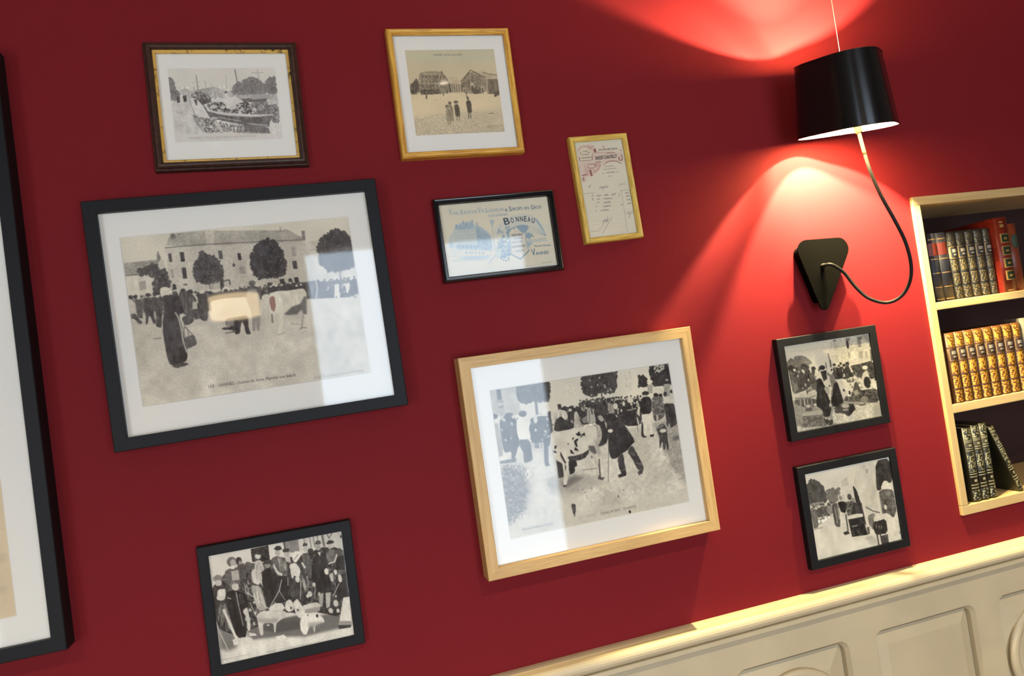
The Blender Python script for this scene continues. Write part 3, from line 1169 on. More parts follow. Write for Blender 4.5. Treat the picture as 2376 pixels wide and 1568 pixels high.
class Pic:
    def __init__(self, W, H, quad, dark, light, base=0.85, seed=1):
        self.W, self.H = W, H
        self.Hm = homography(quad)
        self.dark, self.light = np.array(dark, float), np.array(light, float)
        self.rng = np.random.default_rng(seed)
        self.img = np.empty((H, W, 3))
        self.img[:] = self.tone(base)
        self.t = (0, 0, 1)

    def tone(self, g):
        if isinstance(g, (tuple, list)):
            return np.array(g, float)
        return self.dark + (self.light - self.dark) * min(1.0, max(0.0, (g - 0.1) / 0.8)) ** 0.88

    def uv(self, x, y):
        x0, y0, s = self.t
        p = self.Hm @ np.array([x0 + x / s, y0 + y / s, 1.0])
        return p[0] / p[2], p[1] / p[2]

    def R(self, pts):
        out = []
        for x, y in pts:
            u, v = self.uv(x, y)
            out.append((u * (self.W - 1), v * (self.H - 1)))
        return np.array(out)

    def unit(self):
        """raster pixels per drawing unit"""
        u0, v0 = self.uv(0, 0)
        u1, v1 = self.uv(100, 0)
        return math.hypot((u1 - u0) * self.W, (v1 - v0) * self.H) / 100

    def mask(self, P, pad=0):
        """anti-aliased coverage of a raster polygon inside its bounding box"""
        x0, x1 = int(max(0, math.floor(P[:, 0].min()) - pad)), int(min(self.W, math.ceil(P[:, 0].max()) + 1 + pad))
        y0, y1 = int(max(0, math.floor(P[:, 1].min()) - pad)), int(min(self.H, math.ceil(P[:, 1].max()) + 1 + pad))
        if x1 <= x0 or y1 <= y0:
            return None
        S = 3
        xs = x0 - 0.5 + (np.arange((x1 - x0) * S) + 0.5) / S
        ys = y0 - 0.5 + (np.arange((y1 - y0) * S) + 0.5) / S
        ins = np.zeros((len(ys), len(xs)), bool)
        n = len(P)
        for i in range(n):
            (ax, ay), (bx, by) = P[i], P[(i + 1) % n]
            if ay == by:
                continue
            r = (ys >= min(ay, by)) & (ys < max(ay, by))
            if not r.any():
                continue
            xc = ax + (ys[r] - ay) * (bx - ax) / (by - ay)
            ins[r] ^= xs[None, :] > xc[:, None]
        m = ins.reshape(y1 - y0, S, x1 - x0, S).mean((1, 3))
        return (y0, y1, x0, x1), m

    def put(self, sl, m, g):
        y0, y1, x0, x1 = sl
        v = self.img[y0:y1, x0:x1]
        v += (self.tone(g) - v) * m[..., None]

    def poly(self, P, g, a=1.0, soft=0):
        pad = int(soft * 3 + 1) if soft else 0
        r = self.mask(P, pad)
        if r is None:
            return
        sl, m = r
        if soft:
            for _ in range(2):
                m = blur(m, max(1, soft))
        self.put(sl, m * a, g)

    def organic(self, P):
        """rounds the corners once and roughens the outline a little"""
        Q = []
        n = len(P)
        for i in range(n):
            a, b = P[i], P[(i + 1) % n]
            Q += [a * 0.82 + b * 0.18, a * 0.18 + b * 0.82]
        out = []
        n = len(Q)
        for i in range(n):
            a, b = Q[i], Q[(i + 1) % n]
            L = math.hypot(*(b - a))
            k = max(1, int(L / 3.5))
            for j in range(k):
                p = a + (b - a) * j / k
                out.append(p + self.rng.normal(0, 0.28, 2))
        return np.array(out)

    def P(self, pts, g, a=1.0, soft=0, shade=None):
        R = self.R(pts)
        if soft or len(pts) < 5:
            self.poly(R, g, a, soft)
            if len(pts) < 4 or soft:
                return
        else:
            R = self.organic(R)
            self.poly(R, g, a)
        if isinstance(g, (tuple, list)):
            return
        amp = (0.11 if g < 0.5 else 0.07) if shade is None else shade
        self.relief(R, amp)

    def relief(self, R, amp):
        """folds and tonal drift inside a shape, as a photograph of cloth or foliage has"""
        r = self.mask(R)
        if r is None:
            return
        (y0, y1, x0, x1), m = r
        if m.sum() < 25:
            return
        h, w = y1 - y0, x1 - x0
        size = math.sqrt(m.sum())
        c1, c2 = max(2.2, size / 7), max(3.5, size / 3)
        n = 0.55 * vnoise(h, max(w, 2), c1, self.rng)[:, :w] + 0.45 * vnoise(h, max(w, 2), c2, self.rng)[:, :w]
        # folds run mostly downwards
        f = vnoise(max(2, h // 3 + 1), max(w, 2), max(1.8, size / 10), self.rng)
        f = np.repeat(f, 3, axis=0)[:h, :w]
        v = (0.6 * n + 0.4 * f - 0.5) * 2.6 * amp
        self.img[y0:y1, x0:x1] = np.clip(self.img[y0:y1, x0:x1] + (v * m)[..., None], 0.02, 1)

    def E(self, cx, cy, rx, ry, g, a=1.0, soft=0, n=18):
        pts = [(cx + rx * math.cos(2 * math.pi * k / n) + 0.13 * ry * math.sin(2 * math.pi * k / n),
                cy + ry * math.sin(2 * math.pi * k / n) - 0.1 * rx * math.cos(2 * math.pi * k / n)) for k in range(n)]
        self.P(pts, g, a, soft)

    def S(self, pts, w, g, a=1.0):
        """stroke of width w drawing units"""
        R = self.R(pts)
        hw = max(0.35, w * self.unit() / 2)
        for i in range(len(R) - 1):
            d = R[i + 1] - R[i]
            L = math.hypot(*d)
            if L < 1e-6:
                continue
            n = np.array([-d[1], d[0]]) / L * hw
            e = d / L * hw * 0.4
            self.poly(np.array([R[i] - e + n, R[i + 1] + e + n, R[i + 1] + e - n, R[i] - e - n]), g, a)

    def noise(self, pts, amp, cell, light=0.0):
        """darkens / lightens the area by value noise of the given cell (raster px)"""
        r = self.mask(self.R(pts))
        if r is None:
            return
        sl, m = r
        y0, y1, x0, x1 = sl
        n = vnoise(y1 - y0, x1 - x0, cell, self.rng) - 0.5 + light
        self.img[y0:y1, x0:x1] *= 1 + (amp * 2 * n * m)[..., None]

    def leaf(self, pts, g0, g1, n, size, edge=True):
        """foliage: dark mass with ragged edge and lighter dabs"""
        self.P(pts, g0)
        R = self.R(pts)
        x0, y0 = R.min(0)
        x1, y1 = R.max(0)
        s = size * self.unit()
        if edge:
            for i in range(len(R)):
                a, b = R[i], R[(i + 1) % len(R)]
                L = math.hypot(*(b - a))
                for _ in range(int(L / max(1.0, s) * 1.3) + 1):
                    t = self.rng.random()
                    self.dab(a + (b - a) * t + self.rng.normal(0, s * 0.25, 2), s * (0.5 + 0.6 * self.rng.random()), g0 + 0.05 * self.rng.random())
        sl = self.mask(R)
        if sl is None:
            return
        (a0, a1, b0, b1), m = sl
        for _ in range(n):
            x, y = x0 + (x1 - x0) * self.rng.random(), y0 + (y1 - y0) * self.rng.random()
            iy, ix = int(y) - a0, int(x) - b0
            if 0 <= iy < m.shape[0] and 0 <= ix < m.shape[1] and m[iy, ix] > 0.5:
                self.dab(np.array([x, y]), s * (0.25 + 0.4 * self.rng.random()), g0 + (g1 - g0) * self.rng.random(), 0.75)

    def dab(self, c, r, g, a=1.0):
        k = 7
        w = self.rng.random() * 6
        pts = np.array([(c[0] + r * (0.7 + 0.5 * self.rng.random()) * math.cos(w + 2 * math.pi * i / k),
                         c[1] + r * (0.7 + 0.5 * self.rng.random()) * math.sin(w + 2 * math.pi * i / k)) for i in range(k)])
        self.poly(pts, g, a)

    def crowd(self, p0, p1, n, head, body, lo=0.15, hi=0.5, caps=0.3, hats=0.3):
        """row of upright standing people, heads strung from p0 to p1 (drawing units)"""
        A, B = self.R([p0, p1])
        s = self.unit()
        for i in range(n):
            t = (i + 0.5 + self.rng.uniform(-0.35, 0.35)) / n
            c = A + (B - A) * t + self.rng.normal(0, head * s * 0.35, 2)
            h = head * s * self.rng.uniform(0.85, 1.15)
            b = body * s
            g = self.rng.uniform(lo, hi)
            w = h * self.rng.uniform(1.4, 1.9)
            leg = b > 6 * h
            hem = c[1] + (b * 0.72 if leg else b)
            shp = [(c[0] - w * 0.30, c[1] + h * 0.8), (c[0] + w * 0.30, c[1] + h * 0.8), (c[0] + w * 0.85, c[1] + h * 1.5), (c[0] + w, c[1] + h * 3.2),
                    (c[0] + w * self.rng.uniform(0.6, 0.95), hem), (c[0] - w * self.rng.uniform(0.6, 0.95), hem), (c[0] - w, c[1] + h * 3.2), (c[0] - w * 0.85, c[1] + h * 1.5)]
            B_ = self.organic(np.array(shp))
            self.poly(B_, g)
            self.relief(B_, 0.12)
            if leg:
                for s_ in (-1, 1):
                    x_ = c[0] + s_ * w * 0.36
                    self.poly(np.array([(x_ - w * 0.26, hem - 1), (x_ + w * 0.26, hem - 1), (x_ + w * 0.2 + s_ * w * 0.1, c[1] + b), (x_ - w * 0.2 + s_ * w * 0.1, c[1] + b)]), max(0.12, g - 0.06))
            if self.rng.random() < 0.5:
                self.poly(np.array([(c[0] - w * 0.2, c[1] + h), (c[0] + w * 0.3, c[1] + h), (c[0] + w * 0.1, c[1] + h * 2.6)]), 0.75, 0.8)
            f = 0.75 if self.rng.random() < 0.6 else 0.3
            k = 8
            self.poly(np.array([(c[0] + h * 0.62 * math.cos(6.283 * j / k), c[1] + h * 0.8 * math.sin(6.283 * j / k)) for j in range(k)]), f)
            r = self.rng.random()
            if r < caps:
                self.poly(np.array([(c[0] - h * 0.8, c[1] + h * 0.2), (c[0] - h * 0.6, c[1] - h), (c[0] + h * 0.6, c[1] - h * 1.1), (c[0] + h * 0.9, c[1] + h * 0.1)]), 0.88)
            elif r < caps + hats:
                self.poly(np.array([(c[0] - h * 1.1, c[1] - h * 0.3), (c[0] - h * 0.6, c[1] - h * 0.5), (c[0] - h * 0.55, c[1] - h * 1.4), (c[0] + h * 0.55, c[1] - h * 1.4),
                                    (c[0] + h * 0.6, c[1] - h * 0.5), (c[0] + h * 1.1, c[1] - h * 0.3)]), 0.17)
            else:
                self.poly(np.array([(c[0] - h * 0.75, c[1] - h * 0.1), (c[0] - h * 0.5, c[1] - h), (c[0] + h * 0.5, c[1] - h), (c[0] + h * 0.75, c[1] - h * 0.1)]), 0.2)

    def speckle(self, pts, n, size, lo=0.12, hi=0.85, a=0.8):
        """small dabs of light and dark: faces, hats and hands too small to draw"""
        R = self.R(pts)
        r = self.mask(R)
        if r is None:
            return
        (y0, y1, x0, x1), m = r
        s = size * self.unit()
        for _ in range(n):
            x, y = self.rng.uniform(x0, x1), self.rng.uniform(y0, y1)
            if m[min(int(y) - y0, m.shape[0] - 1), min(int(x) - x0, m.shape[1] - 1)] > 0.5:
                g = hi if self.rng.random() < 0.35 else lo
                k = 6
                w, h = s * self.rng.uniform(0.4, 1.0), s * self.rng.uniform(0.6, 1.7)
                t = self.rng.random() * 6
                self.poly(np.array([(x + w * math.cos(t + 6.283 * i / k) * self.rng.uniform(0.7, 1.2), y + h * math.sin(t + 6.283 * i / k) * self.rng.uniform(0.7, 1.2)) for i in range(k)]),
                          g + self.rng.uniform(-0.06, 0.10), a)

    def folds(self, pts, n, g, a=0.5, w=5):
        """light vertical streaks (cloth folds) inside a quadrilateral TL TR BR BL"""
        (ax, ay), (bx, by), (cx, cy), (dx, dy) = pts
        for i in range(n):
            t = self.rng.random()
            u0, u1 = sorted(self.rng.random(2))
            x0, y0, x1, y1 = ax + (bx - ax) * t, ay + (by - ay) * t, dx + (cx - dx) * t, dy + (cy - dy) * t
            self.S([(x0 + (x1 - x0) * u0, y0 + (y1 - y0) * u0), (x0 + (x1 - x0) * u1, y0 + (y1 - y0) * u1)], w * self.rng.uniform(0.5, 1.2), g, a)

    def finish(self, grain=0.05, cell=1.6, mottle=0.04, soft=1, flecks=0.16):
        n = self.rng.normal(0, 0.22, (self.H, self.W))
        m = vnoise(self.H, self.W, 40, self.rng) - 0.5
        b = self.img.copy()
        if soft:
            b = 0.5 * b + 0.5 * blur(b, 1)
        d = np.clip(1.15 - b.mean(2) * 1.6, 0, 1)             # flecks of light in the dark masses
        k = vnoise(self.H, self.W, 3.2, self.rng) * vnoise(self.H, self.W, 7, self.rng)
        b = b + (d * np.clip(k - 0.22, 0, 1) * flecks)[..., None]
        self.img = np.clip(b * (1 + grain * 2 * n + mottle * 2 * m)[..., None], 0.01, 1)
        return self

# ------------------------------------------------------------------ the printed pictures
SEPIA_D, SEPIA_L = (0.11, 0.10, 0.12), (0.885, 0.855, 0.765)
GREY_D, GREY_L = (0.08, 0.075, 0.075), (0.925, 0.905, 0.84)


def big_fair(quad):
    p = Pic(470, 355, quad, SEPIA_D, (0.895, 0.865, 0.775), 0.86, 3)
    M, A, B, C, D = (160, 400, 2.376), (270, 500, 7.127), (560, 500, 7.127), (280, 640, 7.127), (460, 640, 7.127)
    p.t = M
    p.P([(290, 700), (560, 640), (1320, 590), (1620, 560), (1700, 1130), (380, 1320)], 0.80)
    p.P([(300, 700), (560, 650), (560, 760), (330, 800)], 0.74, 1, 4)
    p.noise([(290, 690), (1620, 560), (1700, 1130), (380, 1320)], 0.05, 1.6)
    p.noise([(290, 690), (1620, 560), (1700, 1130), (380, 1320)], 0.05, 14)
    # houses
    p.P([(300, 497), (495, 478), (535, 562), (305, 567)], 0.60)
    p.noise([(300, 497), (495, 478), (535, 562), (305, 567)], 0.12, 2)
    p.P([(304, 567), (548, 548), (570, 690), (325, 700)], 0.85)
    p.S([(306, 567), (400, 560), (480, 556)], 5, 0.3)
    p.P([(527, 412), (1303, 372), (1330, 640), (565, 690)], 0.77)
    p.noise([(527, 412), (1303, 372), (1330, 640), (565, 690)], 0.07, 2)
    p.P([(560, 336), (748, 318), (800, 320), (1160, 320), (1208, 315), (1262, 350), (1303, 362), (1303, 384), (528, 413)], 0.66)
    p.noise([(560, 336), (1208, 315), (1303, 384), (528, 413)], 0.10, 2)
    p.P([(748, 316), (803, 312), (800, 414), (760, 416)], 0.80, 0.8)  # pale reflection in the glass, painted across the roof
    p.S([(528, 413), (745, 396), (1303, 372)], 6, 0.42)
    p.P([(1282, 325), (1301, 322), (1305, 368), (1288, 370)], 0.5)
    p.P([(556, 338), (580, 333), (590, 360), (562, 366)], 0.45)
    p.S([(1165, 300), (1168, 325)], 5, 0.5)
    p.S([(1150, 330), (1190, 325)], 4, 0.5)
    p.P([(1303, 385), (1560, 360), (1590, 600), (1330, 620)], 0.79)
    p.S([(1330, 430), (1400, 425)], 4, 0.6)

    def win(x, y, w, h, g):
        k = 0.155 * h
        p.P([(x, y), (x + w, y - 0.07 * w), (x + w + k, y + h), (x + k, y + h + 0.07 * w)], g)
        p.S([(x + k - 3, y + h + 4), (x + w + k + 4, y + h + 2)], 4, 0.84)
    for w in ((545, 445, 18, 46, .32), (610, 438, 22, 52, .25), (725, 430, 18, 36, .3), (822, 432, 22, 46, .36), (929, 446, 18, 38, .2),
              (1226, 415, 22, 50, .62), (1232, 490, 24, 44, .24), (620, 524, 24, 60, .24), (938, 520, 32, 40, .60), (560, 532, 12, 48, .6),
              (630, 612, 24, 10, .45), (820, 500, 14, 40, .55)):
        win(*w)
    p.E(910, 511, 13, 17, 0.85)
    p.E(910, 511, 8, 12, 0.3)
    p.P([(655, 494), (695, 490), (694, 566), (657, 570)], 0.83)
    p.P([(978, 484), (1010, 480), (1028, 560), (987, 566)], 0.83)
    p.S([(855, 600), (885, 592), (890, 620)], 7, 0.25)
    p.t = A
    p.P([(365, 1095), (480, 1070), (492, 1210), (385, 1235)], 0.64)
    p.P([(668, 600), (690, 575), (705, 640), (735, 690), (705, 765), (668, 760)], 0.48)
    p.P([(690, 770), (760, 690), (830, 900), (700, 880)], 0.78)
    p.leaf([(380, 890), (470, 870), (560, 820), (650, 830), (700, 890), (780, 900), (840, 980), (870, 1100), (850, 1250), (650, 1300), (620, 1150), (640, 1010), (530, 960), (400, 960)], 0.27, 0.5, 90, 40)
    p.t = M
    p.S([(775, 600), (782, 655)], 7, 0.42)
    p.S([(790, 600), (796, 655)], 5, 0.45)
    p.leaf([(722, 470), (722, 440), (742, 440), (760, 455), (800, 462), (832, 492), (849, 545), (846, 590), (800, 608), (740, 614), (704, 596), (686, 550), (697, 500)], 0.26, 0.5, 260, 9)
    p.P([(832, 590), (852, 585), (858, 645), (838, 648)], 0.25)
    p.leaf([(1040, 400), (1075, 376), (1110, 370), (1148, 392), (1180, 440), (1196, 505), (1190, 560), (1158, 578), (1052, 586), (1022, 560), (1004, 505), (1008, 452), (1026, 420)], 0.2, 0.42, 260, 10)
    p.leaf([(1420, 345), (1470, 315), (1520, 332), (1552, 365), (1574, 440), (1570, 520), (1500, 545), (1430, 545), (1388, 500), (1372, 425), (1388, 370)], 0.24, 0.5, 200, 10)
    p.S([(1492, 540), (1500, 600)], 7, 0.45)
    # the crowd
    p.P([(585, 690), (640, 662), (800, 655), (1000, 635), (1300, 605), (1590, 590), (1602, 688), (1330, 700), (1100, 700), (765, 700),
         (768, 815), (690, 800), (640, 790)], 0.33)
    p.P([(335, 745), (600, 705), (600, 770), (350, 790)], 0.62, 0.7, 3)
    p.crowd((1320, 608), (1595, 585), 22, 8, 100, 0.2, 0.42, 0.4, 0.2)
    p.speckle([(1325, 615), (1592, 595), (1602, 690), (1330, 700)], 60, 6)
    p.crowd((770, 655), (1310, 612), 34, 9, 62, 0.15, 0.36, 0.4, 0.25)
    p.speckle([(770, 665), (1300, 622), (1300, 690), (770, 705)], 110, 6)
    p.crowd((335, 688), (600, 665), 15, 8, 100, 0.2, 0.42, 0.2, 0.4)
    p.crowd((600, 672), (770, 660), 9, 9, 120, 0.16, 0.34, 0.25, 0.4)
    p.t = B
    p.P([(1540, 1140), (1620, 1130), (1620, 1270), (1645, 1290), (1612, 1450), (1572, 1320), (1518, 1455), (1550, 1280)], 0.86)
    p.P([(1660, 1140), (1810, 1125), (1770, 1290), (1745, 1290), (1725, 1180)], 0.86)
    p.S([(1240, 1100), (1260, 1210), (1240, 1380)], 26, 0.7)
    p.t = C
    p.P([(130, 375), (205, 385), (252, 610), (150, 625), (135, 500)], 0.77)
    p.E(160, 348, 42, 32, 0.24)
    p.E(228, 342, 34, 28, 0.24)
    p.P([(155, 620), (250, 625), (300, 700), (372, 772), (312, 800), (235, 710), (165, 702)], 0.3)
    p.P([(235, 385), (330, 375), (370, 700), (285, 690)], 0.33)
    p.E(290, 362, 24, 26, 0.8)
    p.E(450, 310, 42, 32, 0.25)
    p.P([(385, 350), (470, 365), (505, 470), (555, 640), (582, 785), (540, 790), (500, 665), (462, 665), (450, 800), (412, 790), (420, 640), (368, 520)], 0.27)
    p.E(570, 288, 48, 32, 0.25)
    p.P([(508, 360), (640, 345), (700, 500), (685, 862), (580, 830), (592, 650), (552, 480)], 0.30)
    p.E(612, 332, 28, 24, 0.85)
    p.P([(852, 135), (905, 126), (918, 200), (935, 215), (840, 236), (862, 205)], 0.2)
    p.P([(845, 245), (930, 255), (1000, 420), (1050, 610), (950, 520), (890, 330)], 0.31)
    p.P([(960, 300), (1000, 235), (1080, 245), (1160, 240), (1230, 300), (1268, 540), (1200, 560), (1192, 655), (1060, 645), (1000, 440)], 0.31)
    p.folds([(990, 280), (1200, 280), (1220, 620), (1040, 640)], 14, 0.55, 0.5, 12)
    p.E(1030, 238, 42, 30, 0.22)
    p.E(1150, 255, 46, 34, 0.22)
    p.S([(1200, 290), (1252, 350), (1290, 445)], 34, 0.80)
    p.P([(1192, 430), (1272, 420), (1272, 545), (1190, 555)], 0.72)
    p.P([(1200, 560), (1270, 550), (1280, 720), (1230, 720)], 0.3)
    p.P([(1275, 310), (1400, 290), (1452, 400), (1452, 742), (1335, 745), (1290, 600)], 0.28)
    p.folds([(1300, 340), (1430, 330), (1440, 730), (1340, 730)], 8, 0.42, 0.5, 10)
    p.E(1345, 262, 46, 26, 0.86)
    p.E(1580, 250, 62, 34, 0.86)
    p.E(1640, 235, 30, 25, 0.82)
    p.E(1745, 235, 66, 55, 0.9)
    p.E(1745, 262, 40, 48, 0.3)
    p.P([(1450, 300), (2100, 210), (2100, 330), (1450, 400)], 0.3, 0.75, 2)
    # the woman in the white cap
    p.P([(690, 335), (850, 305), (950, 335), (1010, 470), (1052, 610), (965, 640), (1002, 760), (1050, 1000), (1112, 1260), (1110, 1380), (1000, 1475), (822, 1470), (770, 1330), (712, 1000), (690, 800), (718, 600)], 0.205)
    p.folds([(720, 640), (930, 620), (1090, 1400), (820, 1440)], 12, 0.30, 0.5, 14)
    p.P([(1010, 700), (1060, 660), (1150, 642), (1222, 655), (1212, 750), (1140, 810), (1060, 805)], 0.3)
    p.S([(905, 600), (960, 690), (1008, 880), (1040, 1080), (1100, 1262)], 22, 0.76)
    p.S([(692, 650), (684, 862)], 13, 0.78)
    p.P([(650, 205), (700, 180), (780, 180), (846, 250), (842, 292), (720, 318), (655, 312)], 0.90)
    p.E(755, 255, 42, 26, 0.78, 0.6)
    p.P([(1058, 1012), (1200, 972), (1230, 1000), (1270, 1100), (1262, 1135), (1110, 1212), (1055, 1130)], 0.33)
    p.S([(1062, 1005), (1048, 850), (1090, 862), (1195, 972)], 11, 0.3)
    p.S([(1050, 800), (1112, 885), (1132, 985)], 10, 0.3)
    p.P([(840, 1490), (1000, 1432), (1140, 1440), (1100, 1482), (920, 1522)], 0.28)
    p.P([(530, 1030), (690, 1015), (680, 1035), (560, 1042)], 0.5)
    # bullock cart and the white cow
    p.t = D
    p.P([(200, 420), (420, 370), (880, 350), (900, 660), (640, 690), (400, 720), (240, 640)], 0.76)
    p.P([(455, 705), (640, 680), (830, 650), (838, 860), (885, 962), (800, 970), (760, 800), (720, 750), (700, 950), (620, 975), (600, 895), (400, 892), (400, 862), (560, 838), (470, 830)], 0.2)
    p.P([(470, 720), (600, 700), (590, 830), (480, 830)], 0.5)
    p.P([(440, 945), (620, 905), (640, 925), (470, 955)], 0.35)
    p.E(895, 125, 58, 45, 0.38)
    p.E(900, 180, 45, 40, 0.35)
    p.P([(812, 235), (960, 210), (1018, 330), (1040, 600), (1022, 920), (975, 915), (960, 700), (950, 920), (905, 920), (890, 600), (800, 420)], 0.55)
    p.P([(1140, 180), (1300, 175), (1480, 150), (1790, 100), (1795, 270), (1740, 215), (1500, 250), (1180, 295)], 0.21)
    p.P([(1345, 62), (1422, 50), (1452, 150), (1372, 165)], 0.2)
    p.P([(1588, 32), (1655, 25), (1672, 105), (1600, 115)], 0.2)
    p.E(1530, 88, 36, 46, 0.25)
    for x, y, r in ((1290, 160, 30), (1385, 155, 20), (1528, 120, 18), (1630, 168, 22), (1702, 150, 18), (1200, 180, 18)):
        p.E(x, y, r, r * 0.9, 0.82)
    p.E(1190, 140, 45, 30, 0.3)
    p.P([(1055, 330), (1170, 298), (1172, 400), (1118, 560), (1080, 575), (1058, 420)], 0.84)
    p.S([(1080, 315), (1165, 320)], 14, 0.85)
    p.P([(1170, 300), (1300, 256), (1480, 250), (1640, 226), (1740, 212), (1790, 270), (1800, 420), (1782, 640), (1742, 640), (1735, 560), (1650, 505), (1560, 530), (1420, 640),
         (1415, 780), (1382, 960), (1440, 935), (1440, 950), (1380, 985), (1322, 978), (1352, 800), (1335, 610), (1262, 640), (1240, 830), (1205, 720), (1180, 500)], 0.90)
    p.folds([(1300, 270), (1740, 230), (1780, 480), (1340, 520)], 26, 0.76, 0.4, 22)
    p.P([(1190, 352), (1268, 342), (1290, 480), (1270, 605), (1210, 565), (1180, 440)], (0.62, 0.47, 0.43))  # reddish reflection from the room, painted onto the cow's chest
    p.P([(1420, 640), (1480, 590), (1560, 510), (1690, 470), (1760, 340), (1795, 350), (1802, 640), (1742, 640), (1712, 560), (1640, 642), (1500, 655)], 0.34, 0.9, 1)
    p.S([(1745, 640), (1725, 760), (1715, 870)], 34, 0.66)
    p.S([(1225, 640), (1235, 780)], 28, 0.42)
    p.S([(1675, 895), (1720, 862), (1800, 862)], 12, 0.4)
    p.S([(1530, 795), (1665, 800)], 9, 0.48)
    p.S([(1325, 975), (1440, 945)], 10, 0.42)
    return p.finish(0.055, 1.5, 0.03)


def oak_market(quad):
    p = Pic(470, 360, quad, (0.085, 0.08, 0.09), (0.90, 0.875, 0.79), 0.86, 5)
    M, A, B, C, D = (1040, 740, 2.489), (1130, 840, 7.127), (1300, 840, 7.127), (1130, 960, 5.227), (1300, 940, 5.6)
    p.t = M
    G = [(290, 800), (600, 690), (1090, 630), (1340, 560), (1420, 1080), (340, 1300)]
    p.P(G, 0.80)
    p.P([(1180, 600), (1330, 560), (1390, 960), (1290, 860)], 0.6, 0.8, 5)
    p.P([(300, 840), (430, 850), (470, 980), (440, 1110), (340, 1200)], 0.45, 0.9, 6)
    p.P([(560, 920), (720, 880), (900, 930), (760, 1010), (590, 1010)], 0.6, 0.7, 6)
    p.noise(G, 0.06, 1.6)
    p.noise(G, 0.06, 7)
    p.noise([(300, 830), (470, 860), (450, 1120), (340, 1210)], 0.4, 2.5)
    p.noise([(1180, 600), (1330, 560), (1390, 960), (1260, 900)], 0.12, 3)
    p.P([(360, 1180), (900, 1080), (1400, 980), (1400, 1070), (340, 1300)], 0.80, 0.6, 5)
    p.P([(585, 1010), (820, 1060), (850, 1150), (700, 1170), (640, 1060)], 0.82, 0.5, 4)
    p.t = A
    # wall with windows on the left, trees
    p.P([(30, 460), (520, 390), (560, 860), (90, 900)], 0.70)
    p.P([(150, 440), (225, 430), (246, 612), (180, 622)], 0.3)
    p.S([(170, 652), (265, 640)], 20, 0.45)
    p.S([(195, 735), (272, 728)], 24, 0.42)
    p.S([(230, 760), (245, 900)], 40, 0.62)
    p.leaf([(505, 400), (930, 335), (1000, 620), (900, 640), (720, 640), (560, 690), (515, 560)], 0.27, 0.55, 150, 34)
    p.S([(810, 640), (830, 860)], 46, 0.4)
    p.leaf([(925, 332), (1000, 322), (1035, 390), (1020, 590), (985, 625), (960, 500)], 0.13, 0.3, 30, 26)
    p.t = B
    p.P([(50, 362), (262, 330), (272, 510), (150, 552), (62, 540)], 0.87, 0.7)
    p.P([(1060, 170), (1160, 150), (1190, 460), (1090, 480)], 0.80, 0.6)
    p.leaf([(345, 232), (915, 160), (938, 290), (920, 400), (885, 500), (800, 505), (735, 515), (690, 470), (600, 540), (520, 560), (440, 540), (380, 460), (365, 380), (372, 300)], 0.2, 0.42, 320, 26)
    for x, y in ((490, 300), (735, 385), (745, 415), (620, 380), (520, 410), (650, 260), (830, 450), (790, 480), (520, 545), (850, 470)):
        p.E(x, y, 14, 16, 0.78, 0.85)
    p.S([(680, 450), (690, 560), (720, 760)], 20, 0.25)
    p.leaf([(1295, 232), (1370, 228), (1428, 290), (1440, 398), (1302, 414)], 0.13, 0.2, 40, 16)
    p.leaf([(1480, 72), (1800, 22), (1842, 360), (1712, 365), (1700, 400), (1560, 408), (1530, 330), (1490, 180)], 0.15, 0.3, 160, 24)
    for k in range(34):
        x, y = 1550 + 150 * p.rng.random(), 60 + 125 * p.rng.random()
        p.S([(x, y), (x + 22, y - 30)], 15, 0.80)
    p.E(1765, 300, 24, 16, 0.75)
    p.P([(1712, 372), (1810, 360), (1816, 570), (1722, 582)], 0.62)
    p.P([(1545, 410), (1700, 396), (1708, 540), (1560, 545)], 0.84)
    p.P([(1440, 380), (1530, 370), (1535, 520), (1450, 520)], 0.62)
    # distant crowd
    p.P([(0, 720), (300, 760), (560, 700), (850, 655), (1000, 640), (1350, 585), (1352, 850), (1345, 1045), (1100, 1055), (1000, 1000), (600, 1000), (0, 1090)], 0.2)
    p.noise([(0, 740), (1350, 585), (1345, 1045), (0, 1090)], 0.5, 5)
    p.crowd((320, 650), (1340, 590), 30, 24, 200, 0.12, 0.34, 0.16, 0.35)
    p.speckle([(20, 780), (560, 720), (1340, 610), (1340, 1000), (1000, 960), (560, 980), (20, 1060)], 230, 20)
    p.P([(1040, 800), (1260, 780), (1290, 1050), (1110, 1060)], 0.14)
    for x, y, rx, ry in ((1160, 640, 50, 40), (1050, 690, 22, 42), (912, 730, 42, 50), (1012, 800, 14, 24), (1180, 700, 18, 18), (1225, 680, 14, 16), (1275, 660, 14, 20), (1320, 628, 16, 16)):
        p.E(x, y, rx, ry, 0.84)
    p.P([(758, 625), (828, 580), (852, 640), (785, 655)], 0.2)
    p.P([(778, 670), (860, 690), (905, 835), (810, 855)], 0.62)
    p.folds([(780, 680), (860, 690), (900, 840), (815, 850)], 6, 0.3, 0.6, 8)
    p.E(600, 640, 36, 36, 0.32)
    p.E(688, 620, 32, 34, 0.3)
    p.S([(1110, 800), (1260, 765)], 14, 0.7)
    # men and the horse at the right
    p.P([(1512, 625), (1560, 540), (1685, 545), (1722, 700), (1735, 900), (1650, 960), (1560, 1000), (1522, 800)], 0.36)
    p.noise([(1512, 625), (1685, 545), (1735, 900), (1560, 1000)], 0.5, 4)
    p.E(1582, 546, 42, 32, 0.14)
    p.E(1660, 552, 30, 28, 0.14)
    p.S([(1600, 880), (1612, 1000)], 26, 0.75)
    p.P([(1702, 690), (1890, 680), (1960, 1000), (1830, 1100), (1800, 1000), (1770, 1100), (1740, 850)], 0.2)
    p.P([(1690, 650), (1782, 600), (1882, 590), (1892, 690), (1702, 682)], 0.83)
